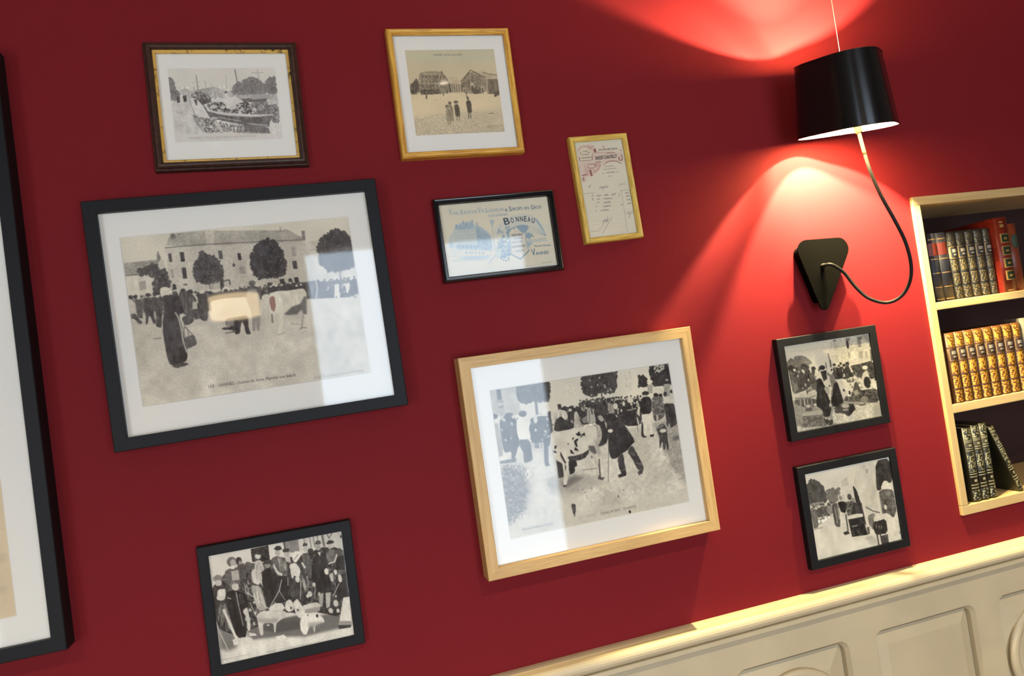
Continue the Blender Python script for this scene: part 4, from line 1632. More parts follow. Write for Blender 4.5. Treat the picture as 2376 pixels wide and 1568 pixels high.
    p.P([(1820, 560), (1860, 470), (1880, 560), (1880, 620), (1800, 620)], 0.8)
    p.E(1840, 490, 26, 30, 0.2)
    p.E(1735, 530, 30, 40, 0.2)
    p.P([(1860, 1240), (1960, 1200), (1980, 1280), (1870, 1300)], 0.3, 0.8, 3)
    # standing man in white trousers
    p.P([(1345, 1000), (1390, 1000), (1372, 1200), (1440, 1235), (1380, 1258), (1340, 1220)], 0.14)
    p.P([(1360, 872), (1500, 850), (1532, 1200), (1482, 1212), (1452, 910), (1428, 910), (1442, 1222), (1382, 1228)], 0.86)
    p.P([(1350, 585), (1470, 570), (1512, 640), (1512, 850), (1340, 872), (1318, 700)], 0.13)
    p.E(1410, 520, 58, 36, 0.15)
    p.E(1400, 562, 34, 16, 0.72)
    p.P([(1290, 730), (1322, 740), (1312, 900), (1268, 850)], 0.82)
    p.S([(1272, 920), (1300, 1040)], 22, 0.8)
    p.P([(1482, 1205), (1556, 1195), (1540, 1235), (1490, 1240)], 0.15)
    p.S([(1250, 800), (1290, 1160)], 9, 0.4)
    # dog
    p.P([(1590, 1110), (1640, 1040), (1690, 1015), (1742, 1050), (1764, 1140), (1802, 1460), (1770, 1470), (1745, 1330), (1738, 1450), (1705, 1450), (1690, 1300), (1655, 1415), (1635, 1410), (1645, 1250), (1605, 1150)], 0.22)
    p.E(1700, 1138, 54, 32, 0.85)
    p.P([(1600, 1090), (1690, 1020), (1720, 1060), (1640, 1110)], 0.5, 0.8)
    # left: people behind the reflection
    p.t = A
    p.P([(200, 960), (330, 850), (480, 920), (560, 1280), (520, 1420), (280, 1500), (230, 1200)], 0.3)
    p.P([(680, 1000), (760, 900), (1030, 880), (1060, 1200), (1030, 1420), (760, 1420), (700, 1080)], 0.30)
    p.noise([(680, 1000), (1030, 880), (1060, 1200), (760, 1420)], 0.5, 5)
    p.speckle([(230, 960), (480, 920), (1030, 900), (1050, 1200), (700, 1400), (280, 1480)], 120, 22)
    p.E(365, 872, 72, 42, 0.3)
    p.E(432, 900, 26, 30, 0.8)
    p.S([(230, 900), (290, 960)], 50, 0.75)
    p.P([(108, 1010), (180, 1000), (232, 1200), (272, 1545), (172, 1560), (140, 1200)], 0.62)
    p.E(130, 890, 48, 42, 0.3)
    p.P([(1000, 830), (1050, 800), (1090, 1140), (1040, 1200)], 0.18)
    p.P([(488, 945), (560, 900), (640, 905), (690, 920), (725, 980), (690, 1080), (732, 1280), (640, 1260), (522, 1282), (490, 1100)], 0.90)
    p.E(592, 848, 66, 52, 0.3)
    p.E(700, 900, 40, 50, 0.86)
    p.E(800, 940, 34, 70, 0.8)
    p.E(890, 850, 30, 30, 0.78)
    for x in (590, 720, 765, 870, 915):
        p.S([(x, 1330), (x + 20, 1460)], 34, 0.75)
    p.t = C
    p.P([(385, 305), (520, 315), (540, 430), (555, 560), (450, 602), (440, 450), (420, 440)], 0.3)
    p.P([(688, 390), (742, 390), (746, 600), (772, 620), (700, 642)], 0.3)
    p.P([(200, 330), (390, 330), (340, 540), (300, 560), (300, 450), (210, 470)], 0.32)
    p.P([(150, 570), (360, 530), (350, 580), (160, 600)], 0.38)
    # middle: seated crowd
    p.t = A
    p.speckle([(1060, 820), (1640, 760), (1640, 1040), (1080, 1140)], 90, 20)
    p.P([(1340, 800), (1560, 780), (1650, 860), (1570, 930), (1500, 850), (1410, 960), (1330, 960)], 0.18)
    p.P([(1062, 840), (1120, 780), (1180, 775), (1310, 800), (1345, 900), (1300, 965), (1180, 905), (1095, 1000), (1050, 905)], 0.83)
    p.folds([(1080, 830), (1300, 800), (1300, 940), (1090, 980)], 10, 0.5, 0.5, 12)
    p.P([(1165, 695), (1220, 690), (1245, 772), (1180, 782)], 0.2)
    p.P([(1120, 1000), (1160, 930), (1230, 885), (1290, 965), (1430, 1000), (1440, 1100), (1105, 1150)], 0.2)
    p.P([(1440, 835), (1490, 800), (1560, 1000), (1592, 1065), (1440, 1100)], 0.74)
    p.folds([(1450, 850), (1520, 850), (1580, 1060), (1450, 1080)], 8, 0.4, 0.6, 10)
    p.P([(1560, 950), (1650, 880), (1670, 1000), (1600, 1010)], 0.5)
    p.P([(1650, 765), (1740, 740), (1790, 900), (1800, 1010), (1660, 1010)], 0.70)
    p.S([(1720, 750), (1745, 860)], 24, 0.25)
    p.S([(1690, 800), (1700, 990)], 12, 0.4)
    p.E(1682, 672, 46, 38, 0.2)
    p.E(1605, 660, 34, 34, 0.25)
    p.S([(1620, 700), (1610, 800)], 26, 0.6)
    p.E(1400, 740, 40, 24, 0.22)
    p.E(1495, 765, 38, 32, 0.22)
    p.E(1375, 790, 30, 24, 0.82)
    # man leaning over the cow: hat, face, dark front
    p.t = B
    p.P([(560, 760), (600, 700), (720, 695), (785, 760), (795, 860), (720, 850), (600, 880), (580, 830)], 0.22)
    p.P([(588, 900), (640, 870), (720, 960), (790, 1150), (782, 1320), (690, 1392), (612, 1385), (690, 1210), (655, 1050), (588, 1020)], 0.18)
    p.P([(615, 890), (680, 870), (735, 960), (690, 985), (640, 955)], 0.66)
    p.P([(730, 930), (770, 1060), (755, 1070)], 0.84)
    # cow
    p.t = C
    p.P([(838, 560), (912, 600), (935, 762), (868, 778)], 0.14)
    p.P([(985, 550), (1085, 560), (1096, 632), (1062, 640), (1070, 700), (1000, 745)], 0.14)
    p.P([(890, 830), (1070, 745), (1170, 775), (960, 895)], 0.42, 0.9, 3)
    p.P([(1185, 545), (1262, 465), (1302, 560), (1322, 650), (1298, 655), (1252, 545), (1212, 665), (1168, 675), (1195, 600)], 0.82)
    p.S([(1165, 678), (1330, 662)], 8, 0.42)
    p.P([(785, 280), (815, 225), (950, 212), (1090, 190), (1190, 150), (1290, 133), (1332, 170), (1332, 300), (1360, 420), (1402, 620), (1425, 780), (1372, 790), (1345, 560), (1310, 470),
         (1232, 450), (1182, 535), (1062, 548), (985, 520), (990, 620), (985, 770), (960, 872), (925, 872), (932, 700), (912, 592), (860, 562), (820, 500), (790, 360)], 0.87)
    p.P([(975, 515), (1100, 500), (1190, 465), (1240, 420), (1232, 480), (1190, 535), (1100, 568), (1000, 560)], 0.22)
    p.P([(1225, 385), (1300, 385), (1335, 470), (1310, 490), (1250, 450)], 0.28, 0.85, 1)
    p.P([(1300, 300), (1345, 330), (1375, 470), (1385, 585), (1350, 500)], 0.55, 0.7, 2)
    p.P([(1345, 600), (1362, 600), (1390, 770), (1372, 785)], 0.5)
    p.P([(1350, 745), (1425, 765), (1400, 805), (1360, 790)], 0.3)
    p.P([(925, 862), (965, 858), (965, 882), (920, 884)], 0.25)
    for q in ([(1072, 240), (1098, 232), (1110, 214), (1128, 216), (1125, 240), (1145, 236), (1140, 256), (1105, 270)], [(1130, 280), (1155, 245), (1188, 222), (1192, 272), (1170, 258), (1118, 298)],
              [(1030, 300), (1052, 280), (1054, 300), (1040, 312)], [(1062, 318), (1100, 296), (1112, 310), (1085, 340), (1100, 395), (1082, 402), (1058, 345)],
              [(1068, 402), (1090, 415), (1116, 452), (1060, 440)], [(1008, 430), (1030, 440), (1062, 490), (1015, 475)],
              [(888, 452), (905, 478), (930, 535), (962, 590), (950, 605), (895, 520)], [(815, 388), (852, 378), (840, 415), (822, 430)], [(800, 440), (846, 455), (838, 475), (808, 466)],
              [(945, 600), (962, 640), (950, 700)], [(1362, 520), (1392, 560), (1385, 590)], [(1262, 505), (1280, 520), (1272, 545)], [(975, 350), (995, 360), (985, 378)]):
        p.P(q, 0.14)
    p.S([(790, 262), (735, 275)], 14, 0.8)
    p.t = B
    p.P([(585, 1040), (650, 1035), (692, 1160), (682, 1280), (640, 1372), (605, 1330), (615, 1180)], 0.72)
    p.folds([(600, 1060), (670, 1080), (660, 1330), (620, 1330)], 6, 0.4, 0.6, 10)
    # coat, legs, stick
    p.t = D
    p.P([(592, 130), (640, 115), (690, 115), (760, 175), (842, 262), (902, 350), (972, 468), (932, 512), (862, 592), (812, 622), (735, 690), (662, 700), (632, 592), (622, 420), (605, 300)], 0.165)
    p.S([(770, 190), (850, 290), (905, 380)], 9, 0.32)
    p.S([(690, 230), (740, 200), (770, 225)], 8, 0.34)
    p.folds([(650, 200), (800, 250), (900, 520), (680, 660)], 14, 0.24, 0.5, 10)
    p.P([(740, 690), (816, 620), (836, 750), (858, 870), (862, 905), (782, 880)], 0.2)
    p.P([(866, 592), (936, 516), (1010, 650), (1078, 790), (1086, 832), (1012, 850), (950, 720)], 0.22)
    p.S([(900, 620), (985, 660)], 8, 0.45)
    p.S([(975, 750), (1060, 770)], 10, 0.5)
    p.S([(790, 850), (850, 835)], 8, 0.45)
    p.P([(1005, 868), (1085, 815), (1070, 885), (1020, 912)], 0.26)
    p.P([(750, 915), (800, 880), (862, 890), (852, 918), (762, 942)], 0.15)
    p.E(652, 332, 34, 24, 0.9)
    p.S([(626, 370), (628, 600), (624, 1000)], 7, 0.3)
    p.P([(505, 640), (535, 640), (572, 940), (530, 960)], 0.84)
    p.P([(498, 700), (512, 690), (530, 930), (510, 940)], 0.3)
    p.P([(485, 935), (575, 935), (560, 970), (490, 960)], 0.32)
    # blots on the card
    p.P([(140, 1295), (165, 1272), (200, 1285), (204, 1330), (188, 1470), (150, 1340)], 0.3, 1)
    p.E(905, 1385, 15, 19, 0.12)
    p.S([(752, 1170), (757, 1196)], 10, 0.15)
    for x, y in ((290, 1095), (330, 1130), (405, 1078), (820, 1100), (285, 945)):
        p.S([(x - 14, y + 4), (x + 14, y - 4)], 7, 0.42)
    return p.finish(0.05, 1.5, 0.03)


def pigs_fair(quad):
    p = Pic(340, 280, quad, GREY_D, GREY_L, 0.86, 7)
    p.t = (430, 1190, 4.148)
    p.P([(630, 345), (800, 308), (818, 470), (645, 470)], 0.2)
    p.noise([(630, 345), (800, 308), (818, 470), (645, 470)], 0.6, 4)
    p.P([(940, 282), (1088, 250), (1102, 380), (962, 380)], 0.5)
    p.S([(952, 280), (968, 390)], 12, 0.25)
    p.P([(1090, 242), (1505, 178), (1530, 340), (1105, 365)], 0.80)
    for x in (1140, 1195, 1230, 1270, 1310):
        p.S([(x, 240 - (x - 1100) * 0.17), (x + 20, 350 - (x - 1100) * 0.17)], 8, 0.4)
    p.S([(1365, 205), (1385, 245), (1415, 195)], 8, 0.3)
    p.S([(1320, 205), (1345, 330)], 12, 0.35)
    p.E(1500, 230, 10, 16, 0.1)
    G = [(300, 1020), (560, 1130), (1000, 1080), (1600, 1000), (1640, 1190), (330, 1480)]
    p.P(G, 0.88)
    p.P([(600, 1120), (900, 1040), (1110, 1040), (1400, 960), (1590, 990), (1595, 1085), (1350, 1140), (1150, 1190), (900, 1190), (650, 1220), (600, 1180)], 0.42, 1, 3)
    p.P([(310, 1080), (420, 1130), (500, 1200), (500, 1290), (420, 1330), (340, 1310)], 0.45, 1, 4)
    p.noise(G, 0.07, 1.6)
    D0 = [(258, 715), (330, 640), (400, 560), (560, 490), (640, 480), (760, 480), (860, 430), (1000, 430), (1200, 395), (1300, 330), (1500, 340), (1560, 620), (1582, 830), (1480, 1000), (1300, 960), (1150, 960),
          (960, 960), (790, 980), (720, 1100), (600, 1130), (480, 1180), (330, 1120), (285, 1000)]
    p.P(D0, 0.24)
    p.noise(D0, 0.5, 5)
    p.noise(D0, 0.4, 2)
    p.speckle(D0, 200, 16)
    # left boy
    p.P([(250, 715), (330, 700), (392, 740), (382, 860), (330, 900), (420, 1040), (470, 1200), (430, 1130), (330, 1110), (290, 1000), (275, 860)], 0.22)
    p.P([(315, 735), (392, 725), (384, 830), (340, 845), (300, 830), (308, 780)], 0.84)
    p.folds([(330, 860), (400, 850), (500, 1210), (310, 1080)], 16, 0.7, 0.6, 10)
    p.S([(370, 930), (440, 1090), (500, 1220)], 26, 0.84)
    p.P([(262, 625), (300, 590), (355, 605), (352, 640), (275, 660)], 0.5)
    p.E(318, 672, 34, 30, 0.74)
    # bearded man
    p.P([(385, 555), (440, 530), (522, 545), (532, 680), (440, 665), (402, 690), (375, 605)], 0.36)
    p.P([(440, 560), (510, 545), (522, 640), (452, 650)], 0.68)
    p.E(447, 470, 48, 50, 0.4)
    p.E(460, 480, 30, 36, 0.68)
    p.E(455, 522, 24, 18, 0.88)
    # man behind, woman with blouse
    p.E(515, 462, 30, 40, 0.2)
    p.E(528, 480, 14, 24, 0.6)
    p.P([(500, 505), (562, 480), (575, 620), (535, 640)], 0.3)
    p.E(606, 510, 38, 42, 0.34)
    p.P([(636, 548), (700, 535), (735, 580), (738, 660), (700, 695), (640, 665)], 0.80)
    p.folds([(640, 550), (720, 540), (735, 680), (650, 680)], 8, 0.5, 0.5, 8)
    p.P([(628, 695), (722, 700), (772, 850), (785, 935), (700, 940), (660, 810)], 0.62)
    p.folds([(640, 700), (720, 700), (780, 930), (690, 930)], 18, 0.85, 0.7, 9)
    p.S([(730, 660), (760, 715)], 20, 0.8)
    p.folds([(550, 640), (600, 640), (630, 780), (580, 790)], 8, 0.8, 0.7, 14)
    # cap boy
    p.P([(668, 462), (730, 448), (768, 548), (722, 572), (668, 545)], 0.78)
    p.folds([(675, 470), (730, 455), (760, 550), (690, 560)], 8, 0.45, 0.6, 7)
    p.E(698, 415, 28, 28, 0.82)
    p.P([(660, 395), (690, 372), (730, 382), (728, 402)], 0.22)
    # dark boy
    p.P([(742, 560), (790, 535), (835, 545), (864, 640), (866, 880), (800, 900), (742, 700)], 0.14)
    p.E(790, 507, 30, 24, 0.55)
    p.P([(742, 490), (775, 452), (825, 460), (832, 492)], 0.24)
    # man with wide hat
    p.P([(826, 440), (880, 410), (950, 430), (1000, 520), (965, 600), (905, 602), (860, 540)], 0.36)
    p.P([(850, 480), (900, 570), (940, 580), (938, 605), (890, 600), (848, 520)], 0.80)
    p.folds([(890, 420), (960, 430), (980, 560), (920, 570)], 12, 0.78, 0.7, 8)
    p.E(890, 382, 25, 30, 0.68)
    p.P([(848, 348), (880, 315), (918, 318), (936, 350), (892, 362)], 0.2)
    p.P([(862, 615), (1000, 600), (1030, 830), (870, 890)], 0.16)
    # faces behind
    p.P([(958, 425), (1010, 410), (1018, 480), (975, 470)], 0.74)
    p.E(976, 388, 28, 34, 0.70)
    p.E(970, 360, 34, 18, 0.2)
    # woman in white bonnet
    p.P([(1008, 545), (1150, 570), (1165, 680), (1110, 830), (1000, 800)], 0.24)
    p.P([(1000, 495), (1060, 478), (1112, 540), (1102, 625), (1052, 600), (1030, 640)], 0.84)
    p.P([(1030, 402), (1060, 365), (1100, 372), (1112, 422), (1062, 482), (1035, 462)], 0.93)
    p.S([(1040, 462), (1090, 395)], 8, 0.5)
    p.E(1082, 640, 22, 30, 0.85)
    p.folds([(1100, 600), (1180, 600), (1200, 760), (1120, 760)], 14, 0.7, 0.6, 12)
    # man with kepi
    p.P([(1118, 395), (1190, 380), (1222, 520), (1215, 650), (1150, 560)], 0.34)
    p.E(1160, 348, 22, 28, 0.72)
    p.P([(1130, 322), (1138, 292), (1172, 290), (1180, 315)], 0.24)
    p.S([(1125, 480), (1155, 530)], 18, 0.85)
    p.E(1210, 380, 30, 40, 0.2)
    # tall man in long coat
    p.P([(1222, 440), (1290, 380), (1350, 395), (1375, 560), (1425, 765), (1290, 775), (1216, 650)], 0.165)
    p.E(1280, 332, 26, 30, 0.6)
    p.P([(1245, 305), (1262, 268), (1300, 266), (1308, 300)], 0.3)
    p.P([(1275, 380), (1305, 378), (1298, 420)], 0.84)
    p.P([(1285, 780), (1332, 770), (1322, 900), (1292, 900)], 0.62)
    p.P([(1350, 770), (1402, 765), (1392, 900), (1358, 920)], 0.7)
    p.P([(1350, 400), (1390, 370), (1430, 460), (1400, 480), (1372, 470)], 0.45)
    # man with felt hat, right-hand people
    p.P([(1380, 350), (1440, 355), (1438, 470), (1395, 440)], 0.42)
    p.E(1394, 322, 26, 26, 0.72)
    p.P([(1355, 300), (1380, 262), (1418, 265), (1436, 288), (1395, 300)], 0.2)
    p.P([(1440, 375), (1478, 335), (1530, 368), (1534, 560), (1500, 602), (1440, 535)], 0.3)
    p.P([(1450, 440), (1532, 402), (1542, 552), (1450, 545)], 0.14)
    p.P([(1448, 620), (1552, 580), (1575, 820), (1460, 835)], 0.17)
    p.S([(1460, 400), (1440, 470), (1380, 490)], 14, 0.85)
    p.E(1490, 632, 18, 38, 0.86)
    p.E(1360, 565, 20, 32, 0.9)
    p.E(1446, 570, 15, 24, 0.88)
    p.P([(1385, 600), (1420, 570), (1430, 660), (1405, 660)], 0.75)
    p.S([(1480, 680), (1425, 800)], 8, 0.75)
    p.P([(1520, 815), (1582, 805), (1602, 1076), (1478, 1076)], 0.88)
    p.P([(1484, 1040), (1600, 1040), (1602, 1076), (1478, 1076)], 0.6)
    p.P([(1470, 1080), (1600, 1075), (1590, 1100), (1480, 1118)], 0.25)
    for x, y, r in ((1240, 690, 16), (1200, 780, 22), (1450, 870, 24), (1400, 940, 20), (1470, 940, 16), (1180, 800, 14)):
        p.E(x, y, r, r * 1.3, 0.8)
    # front boy
    p.P([(388, 765), (480, 740), (592, 780), (604, 900), (562, 950), (602, 1190), (500, 1205), (432, 1000), (388, 870)], 0.14)
    p.S([(490, 760), (512, 880), (560, 1085)], 8, 0.65)
    p.folds([(480, 760), (560, 780), (570, 900), (520, 900)], 6, 0.7, 0.6, 6)
    p.P([(418, 690), (470, 650), (520, 668), (522, 692), (442, 712)], 0.46)
    p.E(482, 712, 36, 34, 0.78)
    p.S([(405, 815), (440, 825)], 8, 0.8)
    p.P([(550, 940), (600, 900), (630, 1060), (628, 1130), (600, 1130), (590, 1010)], 0.8)
    p.P([(455, 1220), (500, 1205), (525, 1260), (470, 1275)], 0.85)
    p.P([(600, 1195), (640, 1200), (655, 1235), (610, 1240)], 0.85)
    p.P([(610, 1150), (680, 1160), (690, 1180), (620, 1185)], 0.84)
    # pigs
    p.P([(740, 1050), (1110, 980), (1120, 1110), (900, 1150), (760, 1130)], 0.3, 0.9, 2)
    p.P([(800, 922), (860, 870), (930, 865), (965, 920), (900, 960), (830, 960)], 0.85)
    p.P([(968, 852), (1010, 830), (1046, 870), (1044, 935), (1000, 955), (958, 925)], 0.87)
    p.E(1020, 915, 10, 14, 0.35)
    p.P([(686, 985), (730, 945), (800, 940), (900, 930), (960, 945), (1004, 970), (960, 1000), (900, 1045), (880, 1060), (872, 1150), (858, 1150), (850, 1055), (745, 1060), (755, 1180), (722, 1175), (700, 1050)], 0.80)
    p.P([(700, 1010), (780, 1020), (900, 1010), (890, 1045), (860, 1060), (745, 1062), (705, 1050)], 0.55, 0.7, 2)
    p.P([(1042, 855), (1078, 824), (1110, 870), (1160, 950), (1140, 1010), (1090, 1010), (1052, 930)], 0.86)
    p.P([(1120, 895), (1200, 870), (1270, 858), (1306, 890), (1290, 950), (1170, 965)], 0.80)
    p.P([(1150, 930), (1300, 900), (1290, 950), (1180, 965)], 0.5, 0.7, 1)
    p.P([(1106, 1040), (1130, 995), (1180, 968), (1260, 960), (1320, 1000), (1346, 1050), (1290, 1065), (1255, 1080), (1245, 1165), (1228, 1080), (1190, 1100), (1172, 1170), (1140, 1170), (1110, 1120)], 0.89)
    p.P([(1180, 1060), (1340, 1040), (1300, 1075), (1250, 1110), (1190, 1110)], 0.55, 0.6, 2)
    p.E(1270, 990, 11, 16, 0.15)
    p.E(1180, 985, 6, 8, 0.25)
    p.E(1085, 935, 12, 12, 0.4)
    p.E(800, 1080, 14, 7, 0.85)
    # ropes and sticks
    for q, w in (([(930, 640), (905, 750), (820, 900)], 7), ([(905, 750), (965, 840)], 5), ([(600, 770), (720, 850), (800, 918)], 7), ([(625, 860), (685, 1000)], 6),
                 ([(1115, 650), (1110, 830)], 6), ([(300, 1080), (420, 1330)], 7), ([(1250, 680), (1250, 830)], 5), ([(990, 620), (990, 700)], 6)):
        p.S(q, w, 0.82)
    p.P([(870, 1190), (950, 1170), (980, 1200), (900, 1230)], 0.9)
    return p.finish(0.06, 1.5, 0.03, flecks=0.08)


def port(quad):
    p = Pic(300, 190, quad, (0.24, 0.22, 0.22), (0.885, 0.87, 0.825), 0.875, 9)
    p.t = (300, 70, 4.611)
    p.P([(420, 420), (1560, 405), (1580, 690), (450, 740)], (0.875, 0.855, 0.80), 0.8)
    p.P([(530, 655), (600, 612), (640, 645), (700, 645), (900, 600), (1010, 640), (1120, 660), (1120, 720), (640, 730), (540, 680)], 0.72)
    p.noise([(530, 600), (1120, 600), (1120, 730), (540, 730)], 0.15, 3)
    p.P([(450, 762), (600, 755), (640, 690), (720, 900), (730, 1000), (800, 1115), (490, 1120)], 0.83)
    p.noise([(450, 762), (720, 800), (800, 1115), (490, 1120)], 0.06, 2)
    p.leaf([(424, 500), (470, 545), (492, 620), (530, 690), (505, 730), (452, 755), (438, 620)], 0.4, 0.6, 60, 18)
    p.P([(508, 715), (540, 710), (542, 775), (510, 778)], 0.2)
    p.P([(572, 702), (610, 695), (615, 765), (582, 768)], 0.2)
    # rigging at the back
    p.P([(640, 700), (740, 650), (850, 690), (885, 742), (800, 775), (720, 745)], 0.45)
    p.noise([(640, 700), (740, 650), (885, 742), (720, 775)], 0.5, 3)
    for q, w, g in (([(715, 480), (742, 700)], 10, .5), ([(665, 560), (760, 550)], 4, .7), ([(810, 540), (828, 700)], 6, .6), ([(1130, 420), (1190, 745)], 10, .32),
                    ([(1370, 415), (1388, 545)], 9, .66), ([(1310, 458), (1440, 452)], 7, .66), ([(1035, 480), (1040, 650)], 5, .66), ([(910, 600), (918, 740)], 6, .55),
                    ([(1150, 430), (1250, 700)], 3, .7), ([(1390, 470), (1450, 690)], 3, .6), ([(1300, 470), (1260, 690)], 3, .7), ([(870, 560), (872, 700)], 4, .68)):
        p.S(q, w, g)
    p.leaf([(1102, 645), (1130, 575), (1200, 565), (1250, 525), (1320, 512), (1390, 545), (1440, 590), (1452, 640), (1440, 685), (1350, 690), (1180, 690), (1120, 675)], 0.42, 0.58, 150, 20)
    p.leaf([(1455, 600), (1490, 530), (1560, 502), (1578, 660), (1540, 680), (1470, 672)], 0.4, 0.55, 60, 18)
    p.P([(1120, 695), (1570, 682), (1592, 745), (1180, 745)], 0.72)
    for x in (1160, 1210, 1260, 1320, 1390, 1490, 1530):
        p.S([(x, 670), (x + 6, 715)], 7, 0.5)
    p.P([(1190, 735), (1480, 722), (1462, 765), (1225, 772)], 0.32)
    p.P([(1300, 700), (1500, 690), (1480, 730), (1310, 745)], 0.62)
    p.P([(1300, 772), (1480, 760), (1592, 785), (1612, 1000), (1520, 985), (1535, 900), (1380, 905), (1310, 860)], 0.44)
    p.noise([(1300, 772), (1592, 785), (1612, 1000), (1380, 905)], 0.4, 2.5)
    p.P([(1480, 750), (1590, 745), (1592, 790), (1485, 800)], 0.8)
    p.P([(730, 745), (860, 735), (880, 770), (780, 800)], 0.28)
    # reflections
    p.P([(672, 905), (870, 950), (1000, 1000), (1480, 1050), (1508, 1105), (1300, 1105), (1140, 1090), (1000, 1090), (820, 1100), (720, 1010)], 0.5, 1, 1)
    p.folds([(700, 930), (1180, 1000), (1160, 1090), (800, 1100)], 40, 0.78, 0.7, 12)
    p.noise([(672, 905), (1480, 1050), (1508, 1105), (820, 1100)], 0.45, 2.2)
    p.P([(930, 950), (1010, 1085), (980, 1090), (900, 1000)], 0.85, 0.8)
    # steamer
    DK = [(830, 795), (900, 770), (1000, 770), (1060, 840), (1150, 790), (1250, 760), (1340, 840), (1385, 905), (1050, 885), (840, 855)]
    p.P(DK, 0.42)
    p.noise(DK, 0.7, 3)
    for x, y, rx, ry in ((900, 820, 40, 22), (1000, 825, 24, 22), (1100, 820, 46, 34), (1200, 850, 26, 14), (1340, 850, 24, 18), (960, 860, 20, 14), (1130, 770, 26, 18)):
        p.E(x, y, rx, ry, 0.84, 0.9)
    p.P([(1012, 670), (1046, 662), (1072, 840), (1038, 842)], 0.87)
    p.E(1031, 666, 18, 11, 0.25)
    p.P([(760, 770), (820, 830), (870, 945), (840, 900), (800, 830)], 0.3)
    p.P([(818, 862), (1000, 910), (1350, 932), (1542, 902), (1505, 985), (1490, 1045), (1200, 1012), (960, 962), (870, 948)], 0.33)
    p.P([(1230, 990), (1480, 1015), (1478, 1030), (1300, 1012)], 0.8, 0.7)
    p.P([(1200, 1012), (1488, 1045), (1505, 1105), (1280, 1085)], 0.36)
    p.S([(828, 852), (1000, 892), (1300, 922), (1535, 905)], 12, 0.82)
    p.S([(965, 935), (1195, 975)], 6, 0.8)
    p.P([(880, 930), (960, 935), (930, 948), (880, 945)], 0.85)
    p.S([(1400, 800), (1550, 910)], 3, 0.7)
    # gangway and quay edge
    p.P([(665, 800), (700, 745), (742, 762), (862, 942), (795, 938), (705, 902)], 0.89)
    p.P([(688, 745), (720, 738), (728, 800), (715, 805)], 0.25)
    p.S([(632, 662), (650, 780), (695, 890), (730, 1000), (790, 1095)], 7, 0.55)
    p.P([(1498, 985), (1612, 1005), (1640, 1130), (1512, 1112)], 0.87)
    p.S([(1530, 965), (1600, 990)], 7, 0.5)
    p.P([(500, 880), (580, 875), (570, 890), (510, 890)], 0.7)
    p.P([(490, 1020), (580, 1018), (560, 1030), (500, 1034)], 0.72)
    p.P([(490, 1112), (1640, 1110), (1650, 1170), (500, 1200)], (0.865, 0.845, 0.80), 0.8)
    return p.finish(0.05, 1.4, 0.015)


